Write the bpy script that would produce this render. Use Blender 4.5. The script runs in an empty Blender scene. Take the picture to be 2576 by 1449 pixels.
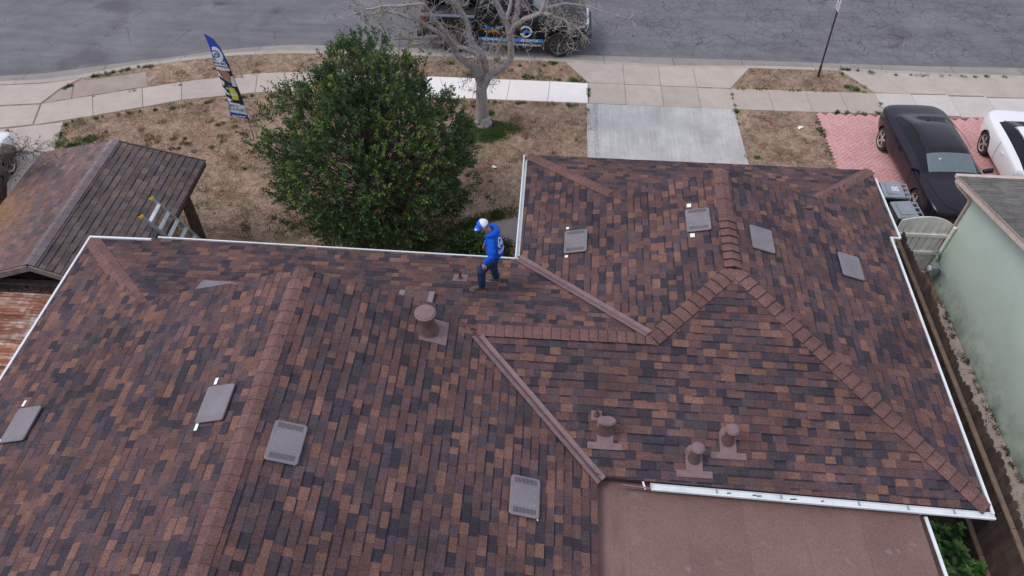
import bpy, bmesh, math, random
from mathutils import Vector, Matrix
from mathutils import noise as mnoise
random.seed(7)
R = math.radians
scene = bpy.context.scene
COL = scene.collection

# ------------------------------------------------------------------ camera, sky, sun, exposure
CAM = Vector((0.2832, -13.868, 13.4906))
RX = Vector((0.99841289, 0.05459467, 0.01382498))
UP = Vector((-0.04975852, 0.74015767, 0.67058982))
FW = Vector((-0.02637797, 0.67021343, -0.74169951))
cd = bpy.data.cameras.new('camera')
cam = bpy.data.objects.new('camera', cd)
COL.objects.link(cam)
mw = Matrix.Identity(4)
for i in range(3):
    mw[i][0] = RX[i]; mw[i][1] = UP[i]; mw[i][2] = -FW[i]; mw[i][3] = CAM[i]
cam.matrix_world = mw
cd.sensor_width = 36.0
cd.lens = 1852.15 / 2576 * 36
cd.clip_start = 0.1
cd.clip_end = 600
scene.camera = cam

world = bpy.data.worlds.new('World')
scene.world = world
world.use_nodes = True
wn = world.node_tree.nodes
wl = world.node_tree.links
sky = wn.new('ShaderNodeTexSky')
sky.sky_type = 'NISHITA'
sky.sun_disc = False
SUN_EL, SUN_AZ = 52, 258
sky.sun_elevation = R(SUN_EL)
sky.sun_rotation = R(SUN_AZ)
sky.dust_density = 3.0
sky.air_density = 1.0
mixw = wn.new('ShaderNodeMixRGB')          # an overcast sky: the blue is veiled by grey cloud
mixw.inputs[0].default_value = 0.62
mixw.inputs[2].default_value = (5.9, 5.95, 6.9, 1)
wl.new(sky.outputs[0], mixw.inputs[1])
wl.new(mixw.outputs[0], wn['Background'].inputs[0])
wn['Background'].inputs[1].default_value = 0.15
sd = bpy.data.lights.new('sun', 'SUN')
sd.energy = 1.3
sd.angle = R(24)
sd.color = (1.0, 0.96, 0.92)
sun = bpy.data.objects.new('sun', sd)
COL.objects.link(sun)
az, el = R(SUN_AZ), R(SUN_EL)
sdir = Vector((math.sin(az) * math.cos(el), math.cos(az) * math.cos(el), math.sin(el)))
sun.rotation_euler = sdir.to_track_quat('Z', 'Y').to_euler()
sun.location = (0, 0, 40)
scene.view_settings.view_transform = 'Standard'
scene.view_settings.look = 'None'
scene.view_settings.gamma = 1
scene.view_settings.use_curve_mapping = False
scene.view_settings.exposure = 0.12

# ------------------------------------------------------------------ helpers
def ground(u, v, z=0.0):
    d = FW + RX * ((u - 1288) / 1852.15) - UP * ((v - 724.5) / 1852.15)
    t = (z - CAM.z) / d.z
    return CAM + d * t

def on_y(u, v, y):
    d = FW + RX * ((u - 1288) / 1852.15) - UP * ((v - 724.5) / 1852.15)
    return CAM + d * ((y - CAM.y) / d.y)

def px(p):
    d = Vector(p) - CAM
    z = d.dot(FW)
    if z <= 0: return (-9999, -9999)
    return (1288 + 1852.15 * d.dot(RX) / z, 724.5 - 1852.15 * d.dot(UP) / z)

def in_view(p, m=60):
    u, v = px(p)
    return -m < u < 2576 + m and -m < v < 1449 + m

class MB:
    """collects verts, faces, a tint per face and a material slot per face"""
    def __init__(s):
        s.v = []; s.f = []; s.c = []; s.m = []
    def face(s, pts, col=(1, 1, 1), m=0):
        n = len(s.v)
        s.v += [tuple(p) for p in pts]
        s.f.append(tuple(range(n, n + len(pts)))); s.c.append(col); s.m.append(m)
    def box(s, lo, hi, col=(1, 1, 1), m=0, M=None):
        x0, y0, z0 = lo; x1, y1, z1 = hi
        p = [(x0, y0, z0), (x1, y0, z0), (x1, y1, z0), (x0, y1, z0), (x0, y0, z1), (x1, y0, z1), (x1, y1, z1), (x0, y1, z1)]
        s.hexa(p, col, m, M)
    def hexa(s, p, col=(1, 1, 1), m=0, M=None):
        if M is not None: p = [M @ Vector(q) for q in p]
        n = len(s.v)
        s.v += [tuple(q) for q in p]
        for q in ((0, 3, 2, 1), (4, 5, 6, 7), (0, 1, 5, 4), (1, 2, 6, 5), (2, 3, 7, 6), (3, 0, 4, 7)):
            s.f.append(tuple(n + i for i in q)); s.c.append(col); s.m.append(m)
    def prism(s, poly, z0, z1, col=(1, 1, 1), m=0, bottom=True):
        n = len(s.v); k = len(poly)
        f0 = z0 if callable(z0) else (lambda x, y: z0)
        f1 = z1 if callable(z1) else (lambda x, y: z1)
        s.v += [(p[0], p[1], f0(p[0], p[1])) for p in poly] + [(p[0], p[1], f1(p[0], p[1])) for p in poly]
        s.f.append(tuple(n + k + i for i in range(k))); s.c.append(col); s.m.append(m)
        if bottom: s.f.append(tuple(n + i for i in reversed(range(k)))); s.c.append(col); s.m.append(m)
        for i in range(k):
            j = (i + 1) % k
            s.f.append((n + i, n + j, n + k + j, n + k + i)); s.c.append(col); s.m.append(m)
    def bar(s, a, b, w, h, col=(1, 1, 1), m=0, up=(0, 0, 1)):
        a = Vector(a); b = Vector(b); d = (b - a).normalized(); u = Vector(up)
        if abs(d.dot(u)) > .98: u = Vector((0, 1, 0))
        x = d.cross(u).normalized(); z = x.cross(d).normalized()
        p = []
        for c in (a, b):
            for sx, sz in ((-1, -1), (1, -1), (1, 1), (-1, 1)):
                p.append(c + x * (sx * w / 2) + z * (sz * h / 2))
        q = [p[0], p[1], p[5], p[4], p[3], p[2], p[6], p[7]]
        s.hexa(q, col, m)
    def tube(s, pts, rad, seg=8, col=(1, 1, 1), m=0, caps=True):
        pts = [Vector(p) for p in pts]; k = len(pts)
        if not hasattr(rad, '__len__'): rad = [rad] * k
        n0 = len(s.v); ref = Vector((0.31, 0.17, 0.93))
        prev = None
        for i, p in enumerate(pts):
            d = (pts[min(i + 1, k - 1)] - pts[max(i - 1, 0)])
            d = d.normalized() if d.length > 1e-9 else Vector((0, 0, 1))
            if prev is None:
                x = d.cross(ref)
                if x.length < .05: x = d.cross(Vector((1, 0, 0)))
            else:
                x = prev - d * prev.dot(d)
            x.normalize(); y = d.cross(x); prev = x
            for j in range(seg):
                a = 2 * math.pi * j / seg
                s.v.append(tuple(p + (x * math.cos(a) + y * math.sin(a)) * rad[i]))
        for i in range(k - 1):
            for j in range(seg):
                j2 = (j + 1) % seg
                s.f.append((n0 + i * seg + j, n0 + i * seg + j2, n0 + (i + 1) * seg + j2, n0 + (i + 1) * seg + j)); s.c.append(col); s.m.append(m)
        if caps:
            s.f.append(tuple(n0 + j for j in reversed(range(seg)))); s.c.append(col); s.m.append(m)
            s.f.append(tuple(n0 + (k - 1) * seg + j for j in range(seg))); s.c.append(col); s.m.append(m)
    def lathe(s, prof, seg=28, origin=(0, 0, 0), axis=None, col=(1, 1, 1), m=0, sx=1.0):
        """profile of (radius, height) round an axis"""
        o = Vector(origin); q = Vector((0, 0, 1)).rotation_difference(Vector(axis)) if axis is not None else None
        n0 = len(s.v); k = len(prof)
        for r, h in prof:
            for j in range(seg):
                a = 2 * math.pi * j / seg
                p = Vector((r * math.cos(a) * sx, r * math.sin(a), h))
                if q: p = q @ p
                s.v.append(tuple(o + p))
        for i in range(k - 1):
            for j in range(seg):
                j2 = (j + 1) % seg
                s.f.append((n0 + i * seg + j, n0 + i * seg + j2, n0 + (i + 1) * seg + j2, n0 + (i + 1) * seg + j)); s.c.append(col); s.m.append(m)
        s.f.append(tuple(n0 + (k - 1) * seg + j for j in range(seg))); s.c.append(col); s.m.append(m)
        s.f.append(tuple(n0 + j for j in reversed(range(seg)))); s.c.append(col); s.m.append(m)
    def mesh(s, name, mats, smooth=False):
        me = bpy.data.meshes.new(name)
        me.from_pydata(s.v, [], s.f)
        if not isinstance(mats, (list, tuple)): mats = [mats]
        for x in mats: me.materials.append(x)
        if len(mats) > 1: me.polygons.foreach_set('material_index', s.m)
        if any(c != (1, 1, 1) for c in s.c[:50] + s.c[-50:]):
            at = me.attributes.new('tint', 'FLOAT_COLOR', 'FACE')
            at.data.foreach_set('color', [x for c in s.c for x in (c[0], c[1], c[2], 1.0)])
        else:
            at = me.attributes.new('tint', 'FLOAT_COLOR', 'FACE')
            at.data.foreach_set('color', [1.0] * (4 * len(s.c)))
        if smooth:
            me.polygons.foreach_set('use_smooth', [True] * len(me.polygons))
        me.update()
        return me
    def build(s, name, mats, parent=None, smooth=False, loc=None):
        o = bpy.data.objects.new(name, s.mesh(name, mats, smooth))
        COL.objects.link(o)
        if loc is not None:
            o.location = loc
        if parent is not None: o.parent = parent
        return o

def thing(name, label, cat, loc=(0, 0, 0), rz=0.0, group=None):
    o = bpy.data.objects.new(name, None)
    o.empty_display_size = .2
    COL.objects.link(o)
    o.location = loc; o.rotation_euler = (0, 0, rz)
    o['label'] = label; o['category'] = cat
    if group: o['group'] = group
    return o

def tag(o, label=None, cat=None, group=None, kind=None):
    if label: o['label'] = label
    if cat: o['category'] = cat
    if group: o['group'] = group
    if kind: o['kind'] = kind
    return o

def struct(o): o['kind'] = 'structure'; return o

def bevel(o, w=.01, seg=2, angle=40):
    md = o.modifiers.new('bevel', 'BEVEL'); md.width = w; md.segments = seg
    md.limit_method = 'ANGLE'; md.angle_limit = R(angle)
    return o

def text_mesh(name, txt, size, M, mat, parent, ext=.0008, align='CENTER', bold=0.0):
    cu = bpy.data.curves.new('text', 'FONT')
    cu.body = txt; cu.size = size; cu.extrude = ext; cu.align_x = align; cu.align_y = 'CENTER'; cu.offset = bold
    cu.resolution_u = 3
    tmp = bpy.data.objects.new('text', cu); COL.objects.link(tmp)
    dg = bpy.context.evaluated_depsgraph_get()
    me = bpy.data.meshes.new_from_object(tmp.evaluated_get(dg))
    bpy.data.objects.remove(tmp)
    me.transform(M)
    me.materials.clear(); me.materials.append(mat)
    at = me.attributes.new('tint', 'FLOAT_COLOR', 'FACE'); at.data.foreach_set('color', [1.0] * (4 * len(me.polygons)))
    o = bpy.data.objects.new(name, me); COL.objects.link(o)
    if parent: o.parent = parent
    return o

# ------------------------------------------------------------------ materials
def N(nt, t, **k):
    n = nt.nodes.new(t)
    for a, b in k.items(): setattr(n, a, b)
    return n

def base_mat(name, col=(.5, .5, .5), rough=.8, metal=0.0, spec=.5, tint=False):
    m = bpy.data.materials.new(name); m.use_nodes = True
    nt = m.node_tree; b = nt.nodes['Principled BSDF']
    b.inputs['Base Color'].default_value = (*col, 1); b.inputs['Roughness'].default_value = rough
    b.inputs['Metallic'].default_value = metal
    b.inputs['Specular IOR Level'].default_value = spec
    return m, nt, b

def coords(nt, scale=(1, 1, 1)):
    g = N(nt, 'ShaderNodeNewGeometry')
    mp = N(nt, 'ShaderNodeMapping'); mp.inputs['Scale'].default_value = scale
    nt.links.new(g.outputs['Position'], mp.inputs[0])
    return mp.outputs[0]

def noise(nt, vec, scale, detail=3, rough=.55):
    n = N(nt, 'ShaderNodeTexNoise'); n.inputs['Scale'].default_value = scale
    n.inputs['Detail'].default_value = detail; n.inputs['Roughness'].default_value = rough
    nt.links.new(vec, n.inputs['Vector'])
    return n.outputs['Fac']

def ramp(nt, fac, stops):
    r = N(nt, 'ShaderNodeValToRGB'); e = r.color_ramp.elements
    while len(e) < len(stops): e.new(.5)
    for i, (p, c) in enumerate(stops):
        e[i].position = p; e[i].color = (*(c if hasattr(c, '__len__') else (c, c, c)), 1)
    nt.links.new(fac, r.inputs[0])
    return r.outputs[0]

def mix(nt, fac, a, b, mode='MIX'):
    m = N(nt, 'ShaderNodeMixRGB', blend_type=mode)
    if isinstance(fac, (int, float)): m.inputs[0].default_value = fac
    else: nt.links.new(fac, m.inputs[0])
    for i, x in ((1, a), (2, b)):
        if isinstance(x, tuple): m.inputs[i].default_value = (*x, 1) if len(x) == 3 else x
        else: nt.links.new(x, m.inputs[i])
    return m.outputs[0]

def bump(nt, b, h, strength=.3, dist=.01):
    n = N(nt, 'ShaderNodeBump'); n.inputs['Strength'].default_value = strength; n.inputs['Distance'].default_value = dist
    nt.links.new(h, n.inputs['Height']); nt.links.new(n.outputs[0], b.inputs['Normal'])

def mat_plain(name, col, rough=.6, metal=0.0, var=.12, scale=9, bmp=0.0, spec=.5, tint=True, grime=0.0):
    """paint, metal, cloth: base colour with a low and a high noise and an optional per-face tint"""
    m, nt, b = base_mat(name, col, rough, metal, spec)
    v = coords(nt)
    f = noise(nt, v, scale, 5)
    c = ramp(nt, f, [(.25, tuple(x * (1 - var) for x in col)), (.75, tuple(min(1, x * (1 + var)) for x in col))])
    if grime:
        g = noise(nt, v, 2.3, 6, .7)
        gm = ramp(nt, g, [(.5, 0.0), (.75, grime)])
        c = mix(nt, gm, c, tuple(x * .35 for x in col))
    if tint:
        a = N(nt, 'ShaderNodeAttribute', attribute_name='tint')
        c = mix(nt, 1.0, c, a.outputs['Color'], 'MULTIPLY')
    nt.links.new(c, b.inputs['Base Color'])
    if bmp:
        f2 = noise(nt, v, scale * 12, 3)
        bump(nt, b, f2, bmp, .004)
    return m

def mat_granule(name, gain=1.0, moss=False):
    """asphalt shingle: granules over the tint of the shingle"""
    m, nt, b = base_mat(name, (.1, .07, .06), .92, 0, .25)
    v = coords(nt)
    a = N(nt, 'ShaderNodeAttribute', attribute_name='tint')
    g1 = noise(nt, v, 150, 2, .8)
    g2 = noise(nt, v, 5.0, 4, .6)
    g3 = noise(nt, v, .55, 3, .6)
    g0 = noise(nt, v, 48, 2, .8)
    k1 = mix(nt, 1.0, ramp(nt, g1, [(.28, .5), (.5, .95), (.72, 1.6)]), ramp(nt, g0, [(.3, .62), (.5, 1.0), (.7, 1.45)]), 'MULTIPLY')
    k2 = ramp(nt, g2, [(.3, .84), (.7, 1.15)])
    k3 = ramp(nt, g3, [(.3, .80), (.7, 1.18)])
    c = mix(nt, 1.0, a.outputs['Color'], k1, 'MULTIPLY')
    c = mix(nt, 1.0, c, k2, 'MULTIPLY')
    c = mix(nt, 1.0, c, k3, 'MULTIPLY')
    if moss:
        g4 = noise(nt, v, 14, 5, .7)
        sep = N(nt, 'ShaderNodeSeparateXYZ'); nt.links.new(v, sep.inputs[0])
        k = N(nt, 'ShaderNodeMapRange'); k.inputs[1].default_value = -10.4; k.inputs[2].default_value = -11.6
        nt.links.new(sep.outputs[0], k.inputs[0])
        y1 = N(nt, 'ShaderNodeMapRange'); y1.inputs[1].default_value = -1.2; y1.inputs[2].default_value = -2.2
        nt.links.new(sep.outputs[1], y1.inputs[0])
        mk = mix(nt, 1.0, k.outputs[0], y1.outputs[0], 'MULTIPLY')
        mk = mix(nt, 1.0, mk, ramp(nt, g4, [(.38, 0.0), (.6, .85)]), 'MULTIPLY')
        c = mix(nt, mk, c, (.30, .15, .025))
    nt.links.new(c, b.inputs['Base Color'])
    bump(nt, b, g1, .5, .004)
    return m

def mat_road():
    m, nt, b = base_mat('asphalt', (.1, .1, .1), .9, 0, .3)
    v = coords(nt)
    w = noise(nt, v, 3.0, 4, .6)
    wv = N(nt, 'ShaderNodeVectorMath', operation='MULTIPLY_ADD')
    cmb = N(nt, 'ShaderNodeCombineXYZ')
    nt.links.new(w, cmb.inputs[0]); nt.links.new(noise(nt, coords(nt, (1.3, 1.3, 1)), 2.2, 4), cmb.inputs[1])
    nt.links.new(cmb.outputs[0], wv.inputs[0]); wv.inputs[1].default_value = (.22, .22, 0); nt.links.new(v, wv.inputs[2])
    def crack(scale, thick, randomness=1.0):
        vo = N(nt, 'ShaderNodeTexVoronoi', feature='DISTANCE_TO_EDGE'); vo.inputs['Scale'].default_value = scale
        vo.inputs['Randomness'].default_value = randomness
        nt.links.new(wv.outputs[0], vo.inputs['Vector'])
        return ramp(nt, vo.outputs['Distance'], [(0.0, 1.0), (thick, 0.0)])
    sep = N(nt, 'ShaderNodeSeparateXYZ'); nt.links.new(v, sep.inputs[0])
    right = N(nt, 'ShaderNodeMapRange'); right.inputs[1].default_value = -4; right.inputs[2].default_value = 2; nt.links.new(sep.outputs[0], right.inputs[0])
    far = N(nt, 'ShaderNodeMapRange'); far.inputs[1].default_value = 9.3; far.inputs[2].default_value = 10.6; nt.links.new(sep.outputs[1], far.inputs[0])
    patch = ramp(nt, noise(nt, v, .45, 3), [(.36, .15), (.50, 1.0)])
    fine = crack(2.6, .040)
    fm = mix(nt, 1.0, right.outputs[0], far.outputs[0], 'MULTIPLY')
    fm = mix(nt, 1.0, fm, patch, 'MULTIPLY')
    fine = mix(nt, 1.0, fine, fm, 'MULTIPLY')
    big = crack(.75, .014)
    bm = ramp(nt, noise(nt, v, .9, 2), [(.44, .0), (.56, .75)])
    big = mix(nt, 1.0, big, bm, 'MULTIPLY')
    cr = mix(nt, 1.0, fine, big, 'LIGHTEN')
    n1 = noise(nt, v, .8, 5, .65); n2 = noise(nt, v, 90, 2, .7)
    strk = noise(nt, coords(nt, (.12, 1.0, 1)), 2.6, 4, .6)
    c = ramp(nt, n1, [(.3, (.118, .118, .130)), (.7, (.168, .167, .181))])
    c = mix(nt, 1.0, c, ramp(nt, strk, [(.3, .86), (.7, 1.12)]), 'MULTIPLY')
    c = mix(nt, 1.0, c, ramp(nt, n2, [(.25, .6), (.75, 1.4)]), 'MULTIPLY')
    st = ramp(nt, noise(nt, v, .55, 2, .4), [(.64, 0.0), (.70, .35)])
    c = mix(nt, st, c, (.06, .055, .06))
    oil = ramp(nt, noise(nt, coords(nt, (.8, 1.3, 1)), 1.1, 3, .6), [(.66, 0.0), (.74, .45)])
    c = mix(nt, oil, c, (.07, .062, .068))
    c = mix(nt, mix(nt, 1.0, cr, (.82, .82, .82), 'MULTIPLY'), c, (.045, .043, .05))
    nt.links.new(c, b.inputs['Base Color'])
    bump(nt, b, mix(nt, .7, n2, cr, 'SUBTRACT'), .35, .006)
    return m

def mat_concrete(name, a, bcol, stain=.3, brush=False, rough=.88):
    m, nt, b = base_mat(name, a, rough, 0, .3)
    v = coords(nt)
    c = ramp(nt, noise(nt, v, 1.6, 6, .65), [(.3, a), (.7, bcol)])
    c = mix(nt, 1.0, c, ramp(nt, noise(nt, v, 120, 2, .7), [(.3, .82), (.7, 1.16)]), 'MULTIPLY')
    c = mix(nt, ramp(nt, noise(nt, coords(nt, (1, 1.4, 1)), 3.1, 6, .75), [(.55, 0.0), (.8, stain)]), c, tuple(x * .45 for x in a))
    if brush:
        s = noise(nt, coords(nt, (14, .35, 1)), 1.6, 5, .7)
        c = mix(nt, 1.0, c, ramp(nt, s, [(.33, .80), (.62, 1.05)]), 'MULTIPLY')
        s2 = noise(nt, coords(nt, (1, .6, 1)), .9, 4, .6)
        c = mix(nt, ramp(nt, s2, [(.44, 0.0), (.70, .6)]), c, (.24, .23, .24))
        sp = N(nt, 'ShaderNodeSeparateXYZ'); nt.links.new(v, sp.inputs[0])
        tr = N(nt, 'ShaderNodeMath', operation='COMPARE'); tr.inputs[1].default_value = 2.03; tr.inputs[2].default_value = .07
        nt.links.new(sp.outputs[0], tr.inputs[0])
        tk = mix(nt, 1.0, tr.outputs[0], ramp(nt, noise(nt, coords(nt, (6, 2.2, 1)), 6, 3, .7), [(.50, 0.0), (.60, .8)]), 'MULTIPLY')
        c = mix(nt, tk, c, (.09, .085, .09))
    a_ = N(nt, 'ShaderNodeAttribute', attribute_name='tint')
    c = mix(nt, 1.0, c, a_.outputs['Color'], 'MULTIPLY')
    nt.links.new(c, b.inputs['Base Color'])
    bump(nt, b, noise(nt, v, 60, 4, .7), .25, .006)
    return m

def mat_lawn():
    m, nt, b = base_mat('dry_lawn', (.2, .15, .1), .97, 0, .15)
    v = coords(nt)
    n1 = noise(nt, v, .55, 5, .6); n2 = noise(nt, v, 4.2, 6, .7); n3 = noise(nt, v, 38, 4, .75)
    n4 = noise(nt, coords(nt, (1, 1, 1)), 1.9, 5, .7)
    c = ramp(nt, n1, [(.30, (.19, .120, .082)), (.5, (.325, .222, .155)), (.70, (.46, .33, .235))])
    c2 = ramp(nt, n2, [(.32, (.095, .062, .048)), (.5, (.28, .205, .152)), (.68, (.46, .36, .275))])
    c = mix(nt, .6, c, c2)
    c = mix(nt, 1.0, c, ramp(nt, n3, [(.28, .36), (.5, 1.0), (.72, 1.6)]), 'MULTIPLY')
    n5 = noise(nt, v, 1.25, 6, .72); n6 = noise(nt, v, 10, 5, .75)
    c = mix(nt, ramp(nt, n5, [(.50, 0.0), (.64, .62)]), c, (.135, .078, .055))
    c = mix(nt, ramp(nt, n6, [(.56, 0.0), (.68, .6)]), c, (.095, .062, .05))
    c = mix(nt, ramp(nt, n4, [(.54, 0.0), (.68, .65)]), c, (.100, .112, .045))
    nt.links.new(c, b.inputs['Base Color'])
    bump(nt, b, n3, .8, .02)
    return m

def mat_leafy(name, rough=.45, spec=.5, trans=.25):
    m, nt, b = base_mat(name, (.05, .1, .03), rough, 0, spec)
    a = N(nt, 'ShaderNodeAttribute', attribute_name='tint')
    nt.links.new(a.outputs['Color'], b.inputs['Base Color'])
    tr = N(nt, 'ShaderNodeBsdfTranslucent'); nt.links.new(a.outputs['Color'], tr.inputs[0])
    mx = N(nt, 'ShaderNodeMixShader'); mx.inputs[0].default_value = trans
    nt.links.new(b.outputs[0], mx.inputs[1]); nt.links.new(tr.outputs[0], mx.inputs[2])
    nt.links.new(mx.outputs[0], nt.nodes['Material Output'].inputs[0])
    return m

def mat_bark(name, a, bcol, scale=6):
    m, nt, b = base_mat(name, a, .92, 0, .2)
    v = coords(nt, (1, 1, .35))
    n = noise(nt, v, scale * 2.2, 6, .75)
    c = ramp(nt, n, [(.3, a), (.7, bcol)])
    l = ramp(nt, noise(nt, coords(nt), 11, 3, .6), [(.58, 0.0), (.68, .6)])
    c = mix(nt, l, c, tuple(min(1, x * 1.35) for x in bcol))
    d = ramp(nt, noise(nt, coords(nt), 7, 5, .8), [(.66, 0.0), (.72, .85)])
    c = mix(nt, d, c, tuple(x * .35 for x in a))
    nt.links.new(c, b.inputs['Base Color'])
    bump(nt, b, n, .8, .02)
    return m

def mat_rust():
    m, nt, b = base_mat('rusty_sheet', (.4, .4, .4), .7, 0, .3)
    n1 = noise(nt, coords(nt, (.5, 2.6, 1)), 2.2, 6, .7)
    n2 = noise(nt, coords(nt, (4, .6, 1)), 3.5, 5, .7)
    c = ramp(nt, n1, [(.38, (.62, .60, .56)), (.47, (.42, .30, .24)), (.56, (.22, .075, .04))])
    c = mix(nt, ramp(nt, n2, [(.42, 0.0), (.6, .6)]), c, (.21, .06, .03))
    a = N(nt, 'ShaderNodeAttribute', attribute_name='tint')
    c = mix(nt, 1.0, c, a.outputs['Color'], 'MULTIPLY')
    nt.links.new(c, b.inputs['Base Color'])
    return m

def mat_stucco():
    m, nt, b = base_mat('green_stucco', (.3, .4, .33), .9, 0, .25)
    v = coords(nt)
    c = ramp(nt, noise(nt, v, .9, 5, .6), [(.3, (.41, .505, .445)), (.7, (.48, .575, .51))])
    sep = N(nt, 'ShaderNodeSeparateXYZ'); nt.links.new(v, sep.inputs[0])
    lo = N(nt, 'ShaderNodeMapRange'); lo.inputs[1].default_value = 1.1; lo.inputs[2].default_value = 0.0; nt.links.new(sep.outputs[2], lo.inputs[0])
    low_tone = mix(nt, 1.0, lo.outputs[0], ramp(nt, noise(nt, v, 2.4, 6, .7), [(.35, 0.0), (.7, .8)]), 'MULTIPLY')  # darker blotches towards the bottom of the wall
    c = mix(nt, low_tone, c, (.10, .115, .09))
    c = mix(nt, ramp(nt, noise(nt, coords(nt, (1, 3, .8)), 4, 6, .75), [(.68, 0.0), (.76, .5)]), c, (.12, .14, .11))
    nt.links.new(c, b.inputs['Base Color'])
    bump(nt, b, noise(nt, v, 70, 3), .3, .005)
    return m

M = {}
M['shingle'] = mat_granule('roof_shingle')
M['shingle_old'] = mat_granule('weathered_shingle', moss=True)
M['road'] = mat_road()
M['walk'] = mat_concrete('pavement_concrete', (.37, .325, .285), (.44, .39, .345), .3)
M['walk_new'] = mat_concrete('new_concrete', (.70, .68, .66), (.76, .745, .73), .06)
M['walk_grey'] = mat_concrete('grey_concrete', (.46, .43, .41), (.53, .50, .48), .15)
M['drive'] = mat_concrete('driveway_concrete', (.40, .405, .40), (.50, .50, .49), .25, brush=True)
M['curb'] = mat_concrete('curb_concrete', (.33, .30, .275), (.42, .385, .35), .45)
M['lawn'] = mat_lawn()
M['soil'] = mat_plain('soil', (.06, .04, .032), .95, var=.5, scale=6, bmp=.8)
M['brick'] = mat_concrete('pink_paver', (.52, .275, .265), (.60, .34, .33), .15)
M['joint'] = mat_plain('joint_sand', (.12, .065, .065), .95, var=.3)
M['grass'] = mat_leafy('grass_blade', .8, .2, .2)
M['leaf'] = mat_leafy('tree_leaf', .42, .45, .18)
M['leaf_big'] = mat_leafy('plant_leaf', .45, .4, .2)
M['bark'] = mat_bark('pale_bark', (.24, .21, .205), (.44, .40, .39))
M['bark_dark'] = mat_bark('dark_bark', (.05, .04, .038), (.15, .12, .11))
M['post_wood'] = mat_bark('log_wood', (.075, .05, .04), (.19, .135, .11), 4)
M['flashing'] = mat_plain('painted_flashing', (.175, .115, .120), .65, var=.22, scale=8, spec=.4)
M['rust_brown'] = mat_plain('brown_painted_pipe', (.105, .062, .060), .75, var=.3, scale=14)
M['vent'] = mat_plain('grey_painted_metal', (.180, .163, .182), .55, .0, var=.13, scale=3, spec=.4, grime=.35)
M['vent_dark'] = mat_plain('vent_slot', (.02, .018, .02), .8)
M['white_tab'] = mat_plain('bright_zinc', (.78, .86, .84), .4, .0, var=.04)
M['white'] = mat_plain('white_paint', (.66, .70, .72), .55, var=.06, scale=5, grime=.35)
M['cream'] = mat_plain('cream_wall', (.5, .46, .4), .85, var=.08)
M['roll'] = None
M['deck'] = mat_plain('roof_underlay', (.045, .034, .036), .9)
M['dark_wood'] = mat_plain('dark_fence_wood', (.075, .053, .048), .9, var=.4, scale=5, bmp=.6, grime=.5)
M['rail_wood'] = mat_plain('weathered_rail', (.22, .155, .115), .88, var=.25, scale=7, bmp=.4, grime=.3)
M['gate'] = mat_plain('old_cream_paint', (.76, .75, .70), .75, var=.1, scale=6, grime=.5)
M['stucco'] = mat_stucco()
M['pink_trim'] = mat_plain('faded_pink_trim', (.50, .40, .36), .75, var=.12, scale=5, grime=.35)
M['grey_shingle'] = mat_granule('grey_shingle')
M['pipe_metal'] = mat_plain('meter_grey', (.25, .29, .31), .5, .3, var=.12)
M['alu'] = mat_plain('ladder_aluminium', (.62, .64, .66), .32, .75, var=.08)
M['yellow'] = mat_plain('yellow_plastic', (.75, .52, .02), .5)
M['black'] = mat_plain('black_rubber', (.013, .013, .014), .7, var=.2)
M['bin'] = mat_plain('bin_grey_plastic', (.22, .245, .28), .55, var=.1, grime=.3)
M['bin_dark'] = mat_plain('bin_dark_plastic', (.03, .032, .038), .55, var=.1)
M['rust'] = mat_rust()
M['sign_post'] = mat_plain('rusty_sign_post', (.05, .028, .024), .75, var=.4, scale=14)
M['sign'] = mat_plain('sign_white', (.62, .62, .64), .5, var=.06)
M['sign_ink'] = mat_plain('sign_ink', (.10, .12, .14), .6)
def mat_paint(name, col, rough=.22, coat=1.0, flake=.08):
    m = mat_plain(name, col, rough, 0, var=flake, scale=60, spec=.5 if coat > .5 else .28)
    b = m.node_tree.nodes['Principled BSDF']; b.inputs['Coat Weight'].default_value = coat; b.inputs['Coat Roughness'].default_value = .06
    return m
M['car_black'] = mat_paint('black_car_paint', (.012, .010, .018), .22, .12)
M['car_white'] = mat_paint('white_car_paint', (.72, .73, .75), .3)
M['truck_black'] = mat_paint('truck_paint', (.004, .005, .007), .4, .1)
M['glass'] = mat_plain('tinted_glass', (.004, .005, .006), .05, var=.05, spec=.3)
M['glass_ws'] = mat_plain('windshield_glass', (.115, .155, .170), .08, var=.1)  # haze on the glass and the dash behind are put into this colour
M['rim'] = mat_plain('machined_rim', (.50, .45, .42), .35, .6)
M['tyre'] = mat_plain('tyre_rubber', (.018, .018, .019), .85)
M['chrome'] = mat_plain('chrome', (.6, .62, .64), .15, .9)
M['red_lamp'] = mat_plain('red_lens', (.45, .015, .02), .25)
M['lamp'] = mat_plain('lamp_lens', (.55, .58, .6), .12)
M['print_blue'] = mat_plain('print_blue', (.02, .10, .42), .5)
M['print_lblue'] = mat_plain('print_light_blue', (.03, .22, .60), .45)
M['print_white'] = mat_plain('print_white', (.75, .78, .8), .5)
M['print_navy'] = mat_plain('print_navy', (.01, .03, .14), .5)
M['print_orange'] = mat_plain('print_orange', (.70, .28, .02), .5)
M['flag'] = mat_plain('flag_cloth', (1, 1, 1), .7, var=.03, scale=20)
M['hoodie'] = mat_plain('royal_blue_fleece', (.008, .085, .52), .9, var=.15, scale=18, bmp=.5, spec=.2)
M['jeans'] = mat_plain('dark_blue_denim', (.014, .034, .080), .9, var=.5, scale=9, bmp=.5, spec=.2)
M['skin'] = mat_plain('skin', (.36, .19, .13), .55, var=.1, scale=25)
M['boot'] = mat_plain('brown_leather', (.060, .036, .028), .6, var=.25)
M['sole'] = mat_plain('boot_sole', (.26, .20, .15), .8)
M['cap_blue'] = mat_plain('cap_blue', (.012, .12, .60), .8, var=.1)
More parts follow.
